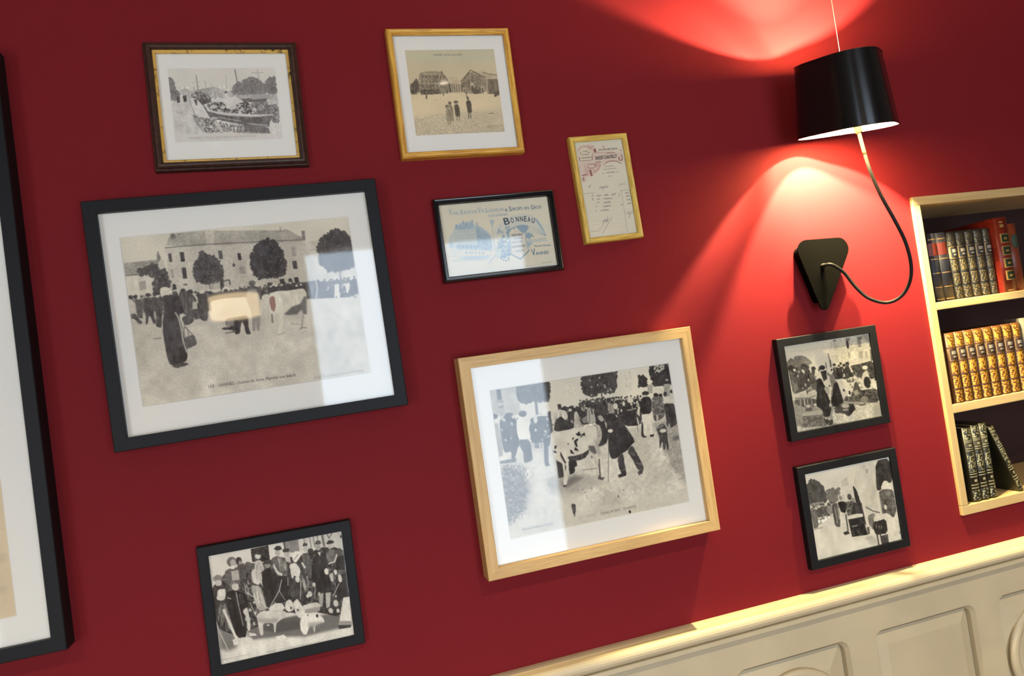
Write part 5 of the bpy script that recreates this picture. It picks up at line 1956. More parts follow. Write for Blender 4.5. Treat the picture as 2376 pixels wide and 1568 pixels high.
def square(quad):
    p = Pic(250, 235, quad, (0.23, 0.20, 0.17), (0.90, 0.835, 0.68), 0.80, 11)
    p.t = (860, 40, 4.479)
    p.P([(350, 335), (1290, 320), (1300, 480), (380, 480)], (0.80, 0.775, 0.65), 1, 8)
    p.P([(400, 790), (1350, 780), (1400, 1210), (440, 1250)], (0.895, 0.82, 0.66))
    p.P([(430, 1060), (1000, 980), (1370, 960), (1400, 1210), (440, 1250)], (0.80, 0.745, 0.62), 0.9, 8)
    p.noise([(430, 1040), (1370, 960), (1400, 1210), (440, 1250)], 0.14, 1.5)
    p.P([(410, 705), (440, 680), (468, 640), (485, 640), (505, 700), (505, 805), (416, 806)], 0.3)
    p.P([(497, 630), (525, 568), (740, 562), (802, 640), (832, 700), (822, 795), (510, 802)], 0.50)
    p.noise([(497, 630), (740, 562), (832, 700), (510, 802)], 0.30, 2.5)
    p.P([(535, 572), (735, 568), (775, 605), (560, 605)], 0.60)
    p.P([(733, 560), (748, 558), (752, 600), (738, 602)], 0.35)
    for x in range(540, 800, 38):
        p.S([(x, 610), (x + 4, 632)], 12, 0.28)
        p.S([(x, 655), (x + 4, 680)], 11, 0.36)
        p.S([(x + 2, 705), (x + 6, 735)], 11, 0.34)
    p.S([(505, 690), (830, 685)], 6, 0.68)
    p.P([(510, 760), (720, 745), (735, 800), (520, 808)], 0.28)
    p.noise([(510, 760), (720, 745), (735, 800), (520, 808)], 0.5, 2)
    p.P([(800, 635), (882, 618), (932, 680), (948, 785), (832, 788)], 0.66)
    p.P([(808, 640), (880, 622), (925, 680), (830, 690)], 0.74)
    for x in range(845, 945, 24):
        p.S([(x, 700), (x + 8, 775)], 9, 0.36)
    p.S([(820, 695), (832, 780)], 18, 0.25)
    p.P([(940, 672), (1040, 552), (1202, 632), (1214, 792), (950, 794)], 0.48)
    p.noise([(940, 672), (1040, 552), (1202, 632), (1214, 792), (950, 794)], 0.22, 2)
    p.P([(1042, 552), (1170, 568), (1312, 600), (1314, 640), (1202, 632)], 0.70)
    p.S([(938, 672), (1040, 550), (1202, 632)], 9, 0.3)
    p.S([(1170, 568), (1220, 588), (1314, 600)], 7, 0.3)
    p.P([(1205, 640), (1326, 642), (1338, 800), (1216, 796)], 0.42)
    p.S([(1205, 640), (1218, 792)], 16, 0.66)
    p.E(1058, 712, 22, 38, 0.80)
    p.P([(1045, 712), (1070, 710), (1076, 765), (1052, 768)], 0.25)
    p.P([(962, 732), (986, 730), (994, 786), (970, 788)], 0.78)
    p.P([(970, 742), (982, 742), (988, 786), (976, 786)], 0.3)
    p.P([(1146, 718), (1172, 716), (1184, 786), (1158, 788)], 0.82)
    p.P([(1154, 730), (1168, 730), (1176, 786), (1162, 786)], 0.25)
    p.P([(1060, 765), (1085, 750), (1132, 755), (1132, 796), (1065, 798)], 0.28)
    p.P([(1280, 770), (1335, 765), (1338, 805), (1288, 830)], 0.3)
    p.P([(478, 785), (495, 784), (496, 802), (482, 804)], 0.85)
    p.P([(785, 760), (805, 758), (808, 792), (790, 794)], 0.34)
    p.P([(750, 765), (765, 765), (764, 820), (752, 820)], 0.45)
    p.P([(573, 800), (586, 800), (590, 852), (573, 852)], 0.33)
    p.S([(670, 862), (692, 855)], 10, 0.72)
    p.S([(722, 838), (728, 850)], 6, 0.5)
    p.S([(995, 790), (1000, 835)], 9, 0.38)
    p.S([(480, 1070), (600, 1050), (725, 1008)], 5, 0.66)
    p.S([(1230, 1000), (1275, 996)], 14, 0.55)
    for k in range(160):
        x, y = 460 + 900 * p.rng.random(), 1120 + 100 * p.rng.random()
        p.S([(x, y), (x + 10, y - 2)], 4, p.rng.uniform(0.45, 0.7), 0.6)
    p.P([(1200, 1130), (1330, 1115), (1370, 1130), (1220, 1150)], 0.6, 0.6, 2)
    # children and man
    p.P([(818, 912), (848, 925), (858, 960), (862, 1070), (842, 1082), (825, 1010)], 0.5)
    p.P([(806, 905), (810, 878), (836, 876), (838, 905)], 0.3)
    p.E(826, 912, 11, 12, 0.45)
    p.S([(850, 1065), (862, 1080)], 8, 0.35)
    p.P([(782, 958), (826, 955), (846, 1000), (845, 1085), (785, 1078)], 0.58)
    p.folds([(785, 960), (826, 958), (840, 1080), (790, 1078)], 10, 0.36, 0.5, 6)
    p.E(796, 932, 20, 22, 0.36)
    p.E(800, 940, 10, 12, 0.66)
    p.S([(802, 1082), (808, 1118)], 8, 0.36)
    p.S([(826, 1082), (830, 1112)], 8, 0.36)
    p.P([(868, 912), (912, 905), (926, 960), (934, 1032), (886, 1034), (872, 970)], 0.26)
    p.E(887, 882, 23, 15, 0.28)
    p.E(890, 898, 11, 12, 0.55)
    p.S([(896, 1032), (900, 1076)], 9, 0.42)
    p.S([(918, 1032), (926, 1076)], 9, 0.42)
    p.P([(992, 878), (1012, 862), (1038, 868), (1048, 910), (1052, 992), (1010, 995), (994, 905)], 0.25)
    p.E(1010, 842, 12, 20, 0.36)
    p.S([(1016, 990), (1020, 1050)], 10, 0.32)
    p.S([(1036, 990), (1041, 1050)], 10, 0.32)
    return p.finish(0.05, 1.4, 0.02)


def invoice(quad):
    p = Pic(170, 330, quad, (0.2, 0.18, 0.18), (0.875, 0.845, 0.745), 0.9, 13)
    p.t = (1290, 290, 5.407)
    PK, DK, LK = (0.80, 0.66, 0.60), (0.60, 0.40, 0.38), (0.855, 0.775, 0.70)
    p.P([(275, 300), (330, 265), (400, 250), (470, 255), (480, 330), (560, 330), (700, 320), (830, 340), (845, 450), (640, 460), (560, 500), (540, 580), (470, 640), (380, 660), (330, 700), (310, 560), (285, 420)], LK, 0.9, 3)
    p.P([(300, 330), (330, 290), (370, 285), (420, 300), (450, 345), (455, 440), (320, 460)], (0.87, 0.82, 0.71))
    for q, w, c in (([(280, 330), (300, 290), (345, 265), (400, 275), (440, 310)], 16, PK), ([(400, 262), (430, 290), (470, 270)], 26, PK), ([(480, 310), (500, 345), (490, 300)], 24, DK),
                    ([(460, 380), (480, 350), (640, 345), (730, 345)], 10, PK), ([(640, 355), (700, 347), (745, 347)], 7, DK), ([(820, 365), (835, 400), (830, 440), (800, 440), (790, 415), (800, 400)], 12, DK),
                    ([(625, 470), (690, 450), (760, 452), (820, 480)], 9, DK), ([(500, 475), (560, 465)], 10, DK), ([(455, 380), (458, 440)], 9, DK), ([(295, 410), (300, 455)], 9, DK),
                    ([(480, 500), (560, 505), (530, 560), (490, 590)], 26, PK), ([(400, 500), (480, 490), (510, 520), (470, 545), (410, 545), (395, 520)], 7, DK), ([(360, 500), (375, 640)], 10, PK),
                    ([(330, 640), (385, 630)], 14, DK), ([(390, 560), (400, 640)], 22, PK), ([(430, 570), (450, 640)], 28, DK), ([(470, 560), (480, 600)], 20, PK), ([(300, 500), (320, 600)], 16, LK),
                    ([(335, 680), (350, 720), (375, 680)], 18, PK), ([(350, 660), (340, 700)], 12, DK), ([(800, 310), (825, 320)], 18, PK), ([(590, 260), (605, 285)], 20, PK), ([(590, 500), (640, 480)], 12, PK)):
        p.S(q, w, c)
    G = (0.50, 0.47, 0.43)
    for q, w in (([(345, 335), (400, 328)], 8), ([(305, 360), (320, 358)], 9), ([(405, 350), (425, 347)], 9), ([(330, 380), (415, 370)], 7), ([(325, 418), (440, 408)], 9), ([(320, 455), (445, 443)], 5),
                 ([(655, 645), (705, 640)], 4), ([(585, 610), (610, 608)], 5), ([(755, 590), (795, 585)], 4)):
        p.S(q, w, G)
    # table rules and handwriting
    L = (0.62, 0.60, 0.54)
    for q, w in (([(355, 872), (475, 858)], 5), ([(805, 825), (925, 806), (1020, 1330)], 5), ([(820, 825), (895, 1345)], 4), ([(440, 1345), (565, 1330)], 5), ([(845, 1082), (975, 1075)], 3)):
        p.S(q, w, L)
    for y in range(880, 1330, 52):
        p.S([(370 + (y - 880) * 0.15, y + 20), (960 + (y - 880) * 0.15, y - 40)], 2, (0.78, 0.75, 0.67), 0.6)
    W = (0.42, 0.40, 0.38)

    def scrawl(x0, y0, x1, y1, h, n, c=W, w=4):
        pts = []
        for k in range(n):
            t = k / (n - 1)
            pts.append((x0 + (x1 - x0) * t + p.rng.uniform(-2, 2), y0 + (y1 - y0) * t + (h if k % 2 else -h) * p.rng.uniform(0.3, 1.0)))
        p.S(pts, w, c)
    scrawl(545, 790, 660, 775, 18, 16, (0.55, 0.53, 0.50))
    p.S([(595, 790), (590, 825)], 4, (0.55, 0.53, 0.5))
    scrawl(410, 790, 440, 760, 22, 5, (0.6, 0.58, 0.54))
    scrawl(790, 750, 870, 735, 22, 8, (0.66, 0.64, 0.58))
    for a in ((510, 895, 570, 885, 9, 9), (610, 885, 660, 878, 10, 8), (700, 880, 755, 862, 13, 8), (790, 900, 800, 850, 8, 4), (520, 938, 550, 930, 8, 6), (600, 930, 705, 920, 11, 14), (520, 978, 545, 974, 6, 5),
              (600, 978, 685, 965, 11, 12), (500, 1028, 525, 1022, 6, 5), (595, 1025, 690, 1012, 11, 12), (560, 1078, 665, 1065, 9, 14), (500, 1090, 506, 1070, 8, 4), (870, 855, 915, 845, 12, 7), (880, 895, 920, 885, 12, 7),
              (885, 940, 930, 930, 12, 7), (895, 985, 940, 975, 10, 7), (885, 1105, 965, 1098, 10, 7), (455, 900, 465, 880, 12, 4), (460, 950, 466, 925, 12, 4), (805, 998, 842, 995, 5, 5)):
        scrawl(*a)
    p.S([(930, 1100), (915, 1160)], 5, W)
    scrawl(585, 1215, 660, 1195, 28, 9, (0.56, 0.54, 0.51), 5)
    p.S([(705, 1150), (585, 1365)], 5, (0.56, 0.54, 0.5))
    p.S([(650, 1140), (640, 1220)], 4, (0.56, 0.54, 0.5))
    p.S([(530, 1315), (575, 1290), (600, 1240)], 4, (0.62, 0.6, 0.55))
    return p.finish(0.015, 1.5, 0.01)


def wine_card(quad):
    p = Pic(340, 215, quad, (0.2, 0.2, 0.2), (0.875, 0.845, 0.745), 0.9, 15)
    p.t = (980, 420, 6.271)
    B1, B2, B3, B4 = (0.70, 0.76, 0.77), (0.58, 0.67, 0.71), (0.44, 0.55, 0.61), (0.79, 0.81, 0.77)
    # the warehouse
    p.P([(380, 850), (470, 700), (480, 640), (585, 610), (735, 580), (770, 640), (860, 670), (985, 760), (1010, 820), (1040, 1010), (800, 1000), (390, 990)], B4)
    p.P([(470, 720), (480, 640), (510, 660), (585, 600), (620, 620), (735, 580), (770, 690), (600, 720)], B1)
    p.folds([(490, 660), (740, 600), (770, 690), (480, 720)], 40, B2, 0.8, 6)
    p.P([(770, 640), (860, 670), (990, 770), (1030, 1000), (810, 1010)], B1)
    p.folds([(775, 650), (980, 780), (1020, 1000), (815, 1000)], 60, B2, 0.7, 6)
    for r in range(5):
        for c in range(9):
            x, y = 490 + c * 34, 745 + r * 45 - c * 3
            p.S([(x, y), (x + 3, y + 22)], 8, B2, 0.8)
    for r in range(4):
        for c in range(8):
            x, y = 815 + c * 26, 720 + r * 68 + c * 11
            p.S([(x, y), (x + 3, y + 34)], 8, B3, 0.6)
    for x, y in ((500, 655), (600, 605), (730, 585), (800, 625), (640, 620)):
        p.S([(x, y - 20), (x + 4, y + 20)], 16, B2)
    p.P([(500, 940), (800, 930), (805, 1000), (505, 1000)], B1)
    for x in range(510, 800, 40):
        p.S([(x, 940), (x + 6, 985)], 14, B3, 0.8)
    p.leaf([(385, 900), (430, 870), (460, 960), (450, 990), (390, 980)], (0.70, 0.76, 0.77), 0.8, 0, 10, False)
    for q in ([(390, 1010), (1050, 1010)], [(395, 1045), (900, 1050)], [(420, 1075), (520, 1070)], [(390, 1105), (600, 1100), (1000, 1090)], [(430, 1185), (960, 1140)], [(420, 1160), (1000, 1130)]):
        p.S(q, 5, B2)
    p.P([(520, 1140), (620, 1105), (960, 1095), (1010, 1070), (960, 1120), (700, 1145)], B1)
    for x in (640, 690, 720, 770, 830, 880):
        p.S([(x, 1030), (x + 5, 1070)], 9, B3)
    # post with vase and ribbon arch
    p.P([(985, 560), (1060, 570), (1030, 650), (1010, 650)], B1)
    p.S([(1020, 650), (1030, 760), (1050, 920), (1065, 1030)], 12, B1)
    p.P([(1060, 670), (1180, 580), (1300, 510), (1450, 480), (1600, 500), (1660, 540), (1740, 640), (1800, 780), (1690, 720), (1600, 660), (1480, 630), (1380, 640), (1260, 700), (1160, 800), (1070, 800), (1050, 740)], (0.835, 0.83, 0.765))
    p.S([(1180, 580), (1300, 510), (1450, 480), (1600, 500), (1660, 540)], 4, B1)
    p.P([(1620, 540), (1660, 530), (1740, 640), (1800, 785), (1700, 640)], B1)
    p.S([(1670, 565), (1760, 720), (1800, 790)], 6, B3)
    for k in range(5):
        p.S([(1560 - k * 10, 650 + k * 24), (1680, 690 + k * 18), (1790, 780 + k * 3)], 4, B2)
    p.P([(1110, 960), (1125, 880), (1180, 780), (1260, 700), (1380, 645), (1480, 632), (1560, 650), (1520, 730), (1500, 770), (1320, 680), (1260, 760), (1280, 900), (1290, 1060), (1200, 1090), (1130, 1040)], B2)
    p.P([(1320, 740), (1350, 680), (1362, 660), (1390, 690), (1425, 730), (1400, 770)], (0.85, 0.82, 0.74))
    p.leaf([(1120, 850), (1260, 800), (1280, 1060), (1160, 1130), (1060, 1060)], B2, 0, 0, 10, False)
    for k in range(120):
        x, y = 1070 + 210 * p.rng.random(), 820 + 310 * p.rng.random()
        p.E(x, y, 12, 10, [B1, B3, B4, (0.86, 0.84, 0.75)][int(p.rng.integers(0, 4))], 0.7, 0, 8)
    for x, y in ((1190, 850), (1220, 800), (1210, 920), (1245, 860), (1210, 770)):
        p.E(x, y, 20, 22, (0.86, 0.85, 0.77), 0.9)
    for x, y in ((1150, 1130), (1190, 1110), (1240, 1080), (1180, 1150), (1215, 1160), (1250, 1140), (1280, 1070)):
        p.E(x, y, 14, 14, B3, 0.8)
    p.S([(960, 1200), (1040, 1110), (1100, 1050)], 12, B2)
    p.P([(1060, 1010), (1140, 980), (1150, 1090), (1080, 1110)], B4)
    # right foliage and plaque line
    p.leaf([(1510, 760), (1560, 740), (1600, 800), (1560, 840), (1510, 830)], B2, 0, 0, 10, False)
    p.S([(1590, 770), (1620, 810)], 12, B3)
    p.S([(1510, 880), (1660, 870), (1810, 860)], 14, B1)
    p.P([(1515, 890), (1620, 885), (1545, 960)], B1)
    p.S([(1545, 900), (1560, 960)], 12, B2)
    # banner
    p.P([(1250, 765), (1320, 770), (1400, 775), (1505, 740), (1500, 800), (1525, 950), (1550, 1010), (1420, 1135), (1300, 1070), (1290, 920), (1275, 800)], (0.855, 0.83, 0.75))
    p.S([(1300, 1070), (1425, 1135), (1548, 1010)], 16, B3)
    p.S([(1250, 765), (1280, 800), (1292, 920), (1300, 1070)], 5, B3)
    p.S([(1500, 745), (1500, 800), (1525, 950), (1548, 1010)], 7, B3)
    # scroll of the capital B
    p.S([(1260, 640), (1275, 680), (1240, 715), (1210, 690), (1225, 660), (1250, 670), (1240, 690)], 8, B3)
    p.S([(1080, 770), (1130, 750), (1190, 770), (1170, 720), (1110, 720)], 5, B2)
    p.S([(1140, 640), (1120, 760)], 5, B2)
    for a in ([(470, 1290), (520, 1280)], [(600, 1210), (575, 1310)], [(655, 1190), (620, 1290)], [(770, 1265), (785, 1275)], [(900, 1260), (1080, 1250)], [(1730, 1190), (1880, 1168)], [(1200, 1265), (1600, 1225)]):
        p.S(a, 4, (0.74, 0.74, 0.68))
    p.S([(1730, 1188), (1880, 1168)], 5, (0.60, 0.58, 0.50))
    return p.finish(0.012, 1.5, 0.008)


def stalls(quad):
    p = Pic(250, 240, quad, (0.09, 0.085, 0.08), (0.90, 0.87, 0.77), 0.87, 17)
    p.t = (1770, 740, 5.228)
    p.P([(780, 262), (1300, 175), (1345, 480), (1110, 545), (850, 525)], 0.80)
    p.noise([(780, 262), (1300, 175), (1345, 480), (850, 525)], 0.1, 3)
    for q, g in (([(855, 255), (890, 248), (895, 268), (860, 272)], .4), ([(862, 290), (905, 284), (915, 372), (868, 380)], .72), ([(1005, 230), (1060, 222), (1058, 262), (1012, 268)], .5), ([(1012, 262), (1040, 256), (1050, 350), (1022, 352)], .2),
                 ([(1145, 215), (1205, 205), (1205, 240), (1152, 250)], .45), ([(1152, 245), (1190, 238), (1198, 332), (1162, 338)], .5), ([(1032, 402), (1060, 398), (1066, 462), (1040, 466)], .6), ([(1162, 388), (1215, 380), (1218, 470), (1170, 476)], .62),
                 ([(1290, 225), (1318, 220), (1330, 330), (1302, 335)], .25), ([(1300, 360), (1335, 355), (1350, 500), (1312, 505)], .35), ([(880, 440), (920, 432), (930, 520), (890, 525)], .74), ([(1240, 390), (1270, 386), (1278, 470), (1250, 474)], .66)):
        p.P(q, g)
    p.P([(1180, 180), (1305, 160), (1330, 300), (1240, 250)], 0.5, 0.6, 4)
    p.S([(340, 400), (500, 385), (750, 340)], 6, 0.7, 0.6)
    p.P([(378, 480), (400, 450), (500, 448), (600, 520), (605, 595), (392, 605)], 0.52)
    p.noise([(378, 480), (500, 448), (605, 595), (392, 605)], 0.2, 2)
    p.leaf([(288, 550), (330, 520), (380, 490), (440, 500), (465, 570), (440, 630), (310, 650)], 0.40, 0.55, 60, 24)
    p.P([(560, 560), (600, 540), (620, 640), (570, 640)], 0.84)
    p.S([(795, 420), (815, 500), (830, 580)], 20, 0.55)
    p.S([(765, 530), (775, 600)], 10, 0.3)
    p.S([(818, 500), (826, 580)], 12, 0.25)
    # ground
    p.P([(360, 930), (700, 980), (1400, 980), (1455, 1170), (400, 1385)], 0.62)
    p.P([(830, 1110), (1000, 1060), (1440, 1000), (1455, 1170), (860, 1295)], 0.82)
    p.P([(420, 1310), (560, 1290), (740, 1300), (760, 1310), (410, 1380)], 0.8, 0.8, 3)
    p.noise([(360, 930), (1400, 980), (1455, 1170), (400, 1385)], 0.18, 2)
    p.P([(1330, 1020), (1445, 1000), (1455, 1165), (1340, 1180)], 0.6, 0.7, 4)
    p.P([(470, 1190), (740, 1150), (752, 1300), (470, 1325)], 0.45)
    p.noise([(470, 1190), (740, 1150), (752, 1300), (470, 1325)], 0.4, 2)
    # wall and crowd at the back
    p.P([(1060, 565), (1150, 545), (1345, 490), (1385, 720), (1150, 710), (1070, 640)], 0.28)
    p.noise([(1060, 565), (1345, 490), (1385, 720), (1070, 700)], 0.5, 3)
    p.P([(860, 590), (1040, 570), (1110, 695), (880, 735)], 0.2)
    p.crowd((860, 570), (1060, 560), 6, 26, 150, 0.12, 0.25, 0.2, 0.3)
    p.P([(1040, 560), (1060, 560), (1100, 640), (1075, 650)], 0.82)
    p.P([(920, 745), (1040, 715), (1110, 700), (1095, 910), (985, 955)], 0.86)
    p.P([(1000, 735), (1050, 705), (1100, 720), (1090, 770), (1030, 770)], 0.6)
    p.noise([(1000, 735), (1100, 700), (1090, 770), (1030, 780)], 0.6, 3)
    # left crowd
    p.P([(312, 610), (460, 585), (560, 560), (590, 700), (566, 845), (470, 890), (372, 925), (332, 740)], 0.34)
    p.noise([(312, 610), (560, 560), (566, 845), (372, 925)], 0.3, 4)
    p.P([(440, 680), (500, 620), (570, 640), (580, 840), (500, 870), (470, 800)], 0.26)
    p.P([(470, 630), (490, 610), (512, 640), (505, 672)], 0.86)
    p.E(500, 572, 36, 30, 0.2)
    p.E(500, 598, 22, 22, 0.35)
    p.E(345, 602, 42, 34, 0.2)
    p.E(385, 625, 16, 18, 0.84)
    p.P([(560, 640), (620, 590), (645, 700), (640, 855), (566, 850)], 0.3)
    p.P([(625, 655), (680, 640), (722, 720), (690, 740), (640, 745)], 0.87)
    p.E(615, 605, 30, 26, 0.2)
    p.E(578, 620, 16, 40, 0.84)
    p.P([(700, 640), (770, 620), (790, 720), (740, 760)], 0.2)
    p.E(720, 592, 38, 28, 0.18)
    p.P([(770, 640), (800, 660), (815, 810), (790, 790)], 0.84)
    p.P([(800, 670), (870, 680), (895, 760), (835, 835)], 0.46)
    p.E(826, 628, 32, 34, 0.9)
    p.P([(860, 640), (885, 640), (890, 730), (870, 730)], 0.3)
    p.P([(370, 800), (410, 790), (430, 860), (380, 900)], 0.5)
    p.P([(735, 830), (800, 820), (810, 890), (760, 900)], 0.75)
    p.P([(640, 790), (700, 850), (720, 900), (640, 880)], 0.3)
    p.P([(570, 800), (650, 780), (650, 860), (580, 870)], 0.4)
    # table
    p.P([(390, 985), (640, 965), (642, 1060), (540, 1085), (470, 1065), (395, 1040)], 0.34)
    p.P([(390, 948), (440, 900), (655, 880), (645, 930), (560, 960), (400, 972)], 0.80)
    p.P([(515, 880), (560, 840), (600, 870), (560, 892)], 0.5)
    p.S([(392, 968), (560, 962), (640, 935)], 10, 0.4)
    p.S([(455, 985), (470, 1260)], 20, 0.62)
    p.S([(500, 975), (512, 1060)], 14, 0.84)
    p.S([(592, 970), (590, 1085)], 12, 0.6)
    p.S([(540, 980), (545, 1050)], 10, 0.75)
    p.E(550, 1062, 30, 16, 0.82)
    p.E(638, 1042, 26, 14, 0.9)
    p.P([(478, 1145), (720, 1108), (716, 1160), (490, 1182)], 0.72)
    p.P([(520, 1090), (600, 1080), (590, 1120), (520, 1125)], 0.35)
    p.speckle([(320, 620), (880, 590), (1100, 600), (1380, 560), (1400, 990), (980, 960), (840, 900), (380, 900)], 130, 15)
    # women in the foreground
    p.P([(640, 745), (700, 715), (742, 790), (762, 830), (800, 960), (832, 1080), (812, 1185), (742, 1195), (722, 1100), (640, 1055), (662, 850)], 0.17)
    p.folds([(670, 860), (760, 840), (820, 1080), (730, 1100)], 8, 0.28, 0.6, 8)
    p.P([(740, 830), (790, 825), (815, 880), (800, 920), (765, 900)], 0.7)
    p.P([(848, 795), (900, 755), (932, 850), (982, 1010), (905, 1065), (832, 1060), (825, 920)], 0.13)
    p.S([(850, 790), (835, 940)], 12, 0.6)
    p.E(818, 1045, 18, 24, 0.75)
    p.P([(738, 1215), (850, 1235), (842, 1285), (750, 1292)], 0.3)
    p.noise([(738, 1200), (850, 1225), (842, 1290), (750, 1292)], 0.8, 2.5)
    p.P([(865, 1065), (960, 1040), (1090, 1020), (1122, 1090), (1040, 1182), (960, 1140), (870, 1145)], 0.25)
    p.P([(1045, 1080), (1090, 1022), (1122, 1090), (1040, 1182)], 0.14)
    p.E(1000, 1055, 46, 24, 0.72)
    p.E(1000, 1100, 36, 14, 0.6)
    p.P([(968, 1165), (990, 1152), (1010, 1190), (985, 1215)], 0.9)
    # goods at the right
    p.P([(1100, 725), (1230, 705), (1215, 845), (1120, 855)], 0.76)
    p.noise([(1100, 725), (1230, 705), (1215, 845), (1120, 855)], 0.35, 4)
    p.P([(980, 950), (1080, 930), (1110, 760), (1150, 770), (1180, 850), (1300, 930), (1290, 1000), (985, 1000)], 0.32)
    p.noise([(980, 950), (1180, 850), (1300, 930), (985, 1000)], 0.6, 3)
    p.P([(1180, 860), (1395, 835), (1415, 1000), (1290, 1010), (1200, 960)], 0.24)
    p.noise([(1180, 860), (1395, 835), (1415, 1000), (1200, 1000)], 0.6, 4)
    p.E(1200, 1030, 46, 17, 0.28)
    p.E(1198, 1022, 36, 10, 0.7)
    p.P([(1090, 880), (1140, 850), (1170, 900), (1120, 930)], 0.62)
    p.E(1230, 970, 50, 40, 0.5)
    p.P([(1205, 660), (1260, 610), (1290, 680), (1300, 770), (1240, 800), (1225, 835), (1195, 800)], 0.83)
    p.E(1266, 765, 42, 72, 0.15)
    p.E(1240, 584, 34, 24, 0.93)
    p.P([(1298, 790), (1342, 740), (1380, 820), (1335, 835)], 0.9)
    p.P([(1340, 500), (1375, 700), (1385, 740), (1355, 740)], 0.2)
    return p.finish(0.06, 1.5, 0.03)


def street(quad):
    p = Pic(250, 245, quad, (0.085, 0.08, 0.075), (0.925, 0.895, 0.80), 0.87, 19)
    p.t = (1820, 1020, 4.9)
    p.P([(330, 1030), (640, 960), (1100, 1050), (1330, 1120), (380, 1380)], 0.89)
    p.leaf([(250, 540), (282, 500), (308, 456), (350, 480), (390, 495), (440, 545), (468, 640), (470, 700), (400, 730), (290, 735)], 0.28, 0.4, 120, 22)
    p.P([(290, 735), (450, 705), (462, 765), (300, 785)], 0.56)
    p.noise([(290, 735), (450, 705), (462, 765), (300, 785)], 0.4, 3)
    p.leaf([(480, 600), (540, 570), (625, 560), (630, 660), (570, 745), (500, 690)], 0.42, 0.56, 40, 20)
    p.P([(655, 470), (720, 420), (740, 520), (660, 540)], 0.78)
    p.P([(290, 775), (420, 765), (540, 720), (565, 860), (385, 895), (385, 1005), (335, 1020)], 0.52)
    p.noise([(290, 775), (540, 720), (565, 860), (335, 1020)], 0.7, 5)
    p.crowd((310, 790), (540, 730), 9, 18, 110, 0.25, 0.6, 0.45, 0.1)
    p.P([(305, 820), (375, 830), (385, 1005), (335, 1018)], 0.42)
    p.S([(335, 1028), (440, 1005)], 8, 0.5)
    p.P([(538, 750), (612, 720), (645, 1000), (582, 992), (560, 880)], 0.28)
    p.folds([(545, 760), (610, 740), (640, 990), (590, 990)], 8, 0.75, 0.7, 10)
    p.P([(610, 640), (690, 620), (690, 700), (620, 712)], 0.8)
    p.E(642, 668, 18, 26, 0.5)
    p.P([(605, 722), (650, 705), (702, 712), (706, 832), (660, 850), (635, 800)], 0.14)
    p.P([(628, 822), (700, 840), (722, 1040), (655, 1055)], 0.88)
    p.S([(700, 850), (725, 1040)], 16, 0.3)
    p.P([(668, 1060), (722, 1040), (745, 1070), (690, 1090)], 0.2)
    p.P([(695, 715), (790, 690), (880, 830), (720, 872)], 0.34)
    p.noise([(695, 715), (790, 690), (880, 830), (720, 872)], 0.7, 4)
    p.P([(700, 590), (790, 575), (808, 660), (720, 680)], 0.84)
    p.E(745, 655, 24, 36, 0.25)
    p.E(785, 690, 18, 26, 0.55)
    p.P([(778, 512), (830, 580), (862, 690), (902, 830), (935, 1000), (880, 880), (815, 720)], 0.17)
    p.P([(790, 720), (880, 720), (900, 840), (760, 850)], 0.2)
    p.P([(832, 305), (1042, 240), (1052, 570), (1085, 835), (925, 885), (855, 600), (790, 510)], 0.82)
    p.P([(930, 340), (960, 335), (955, 380), (940, 390)], 0.6)
    p.P([(720, 882), (890, 842), (897, 878), (730, 912)], 0.92)
    p.P([(728, 912), (892, 880), (945, 1082), (770, 1108)], 0.15)
    p.noise([(728, 912), (892, 880), (945, 1082), (770, 1108)], 0.6, 4)
    p.S([(770, 990), (830, 980)], 18, 0.5)
    p.P([(1044, 240), (1200, 203), (1242, 480), (1120, 505), (1100, 582), (1050, 575)], 0.19)
    p.folds([(1060, 240), (1180, 220), (1180, 380), (1070, 400)], 10, 0.36, 0.6, 10)
    p.P([(1165, 205), (1205, 200), (1208, 230)], 0.85)
    p.P([(1075, 600), (1130, 562), (1242, 570), (1275, 800), (1240, 895), (1170, 832), (1105, 850)], 0.36)
    p.noise([(1075, 600), (1242, 570), (1275, 800), (1105, 850)], 0.35, 3)
    p.S([(1075, 620), (1110, 850)], 12, 0.78)
    p.P([(1150, 600), (1210, 580), (1190, 660)], 0.6, 0.8, 2)
    p.E(1150, 770, 16, 28, 0.85)
    p.P([(1100, 548), (1130, 470), (1165, 466), (1195, 490), (1205, 525), (1236, 548), (1180, 560), (1130, 566)], 0.95)
    p.P([(1150, 842), (1200, 860), (1240, 895), (1282, 822), (1312, 1135), (1182, 1172)], 0.91)
    p.P([(1290, 1045), (1318, 1030), (1322, 1080), (1300, 1070)], 0.6)
    p.P([(945, 870), (1020, 830), (1042, 900), (1012, 1035), (960, 960)], 0.5)
    p.folds([(955, 870), (1030, 850), (1010, 1010), (965, 960)], 6, 0.3, 0.6, 8)
    p.P([(1010, 935), (1150, 892), (1172, 1062), (1040, 1085), (1005, 1010)], 0.18)
    for x in (1040, 1070, 1100):
        p.S([(x, 975), (x + 4, 1005)], 8, 0.6)
    p.P([(1012, 885), (1050, 850), (1142, 850), (1145, 900), (1022, 938)], 0.87)
    p.S([(930, 770), (1010, 815), (1085, 832)], 11, 0.28)
    p.P([(1092, 1095), (1170, 1072), (1180, 1172), (1105, 1190)], 0.28)
    p.S([(1050, 1082), (1068, 1192)], 16, 0.17)
    p.S([(1086, 1072), (1104, 1180)], 12, 0.17)
    p.P([(920, 1110), (1000, 1090), (1010, 1130), (930, 1140)], 0.55, 0.8, 4)
    p.P([(940, 1130), (1050, 1110), (1055, 1190), (960, 1200)], 0.72, 0.8, 4)
    p.E(985, 1055, 18, 24, 0.9)
    p.P([(935, 1000), (965, 990), (970, 1070), (945, 1080)], 0.35)
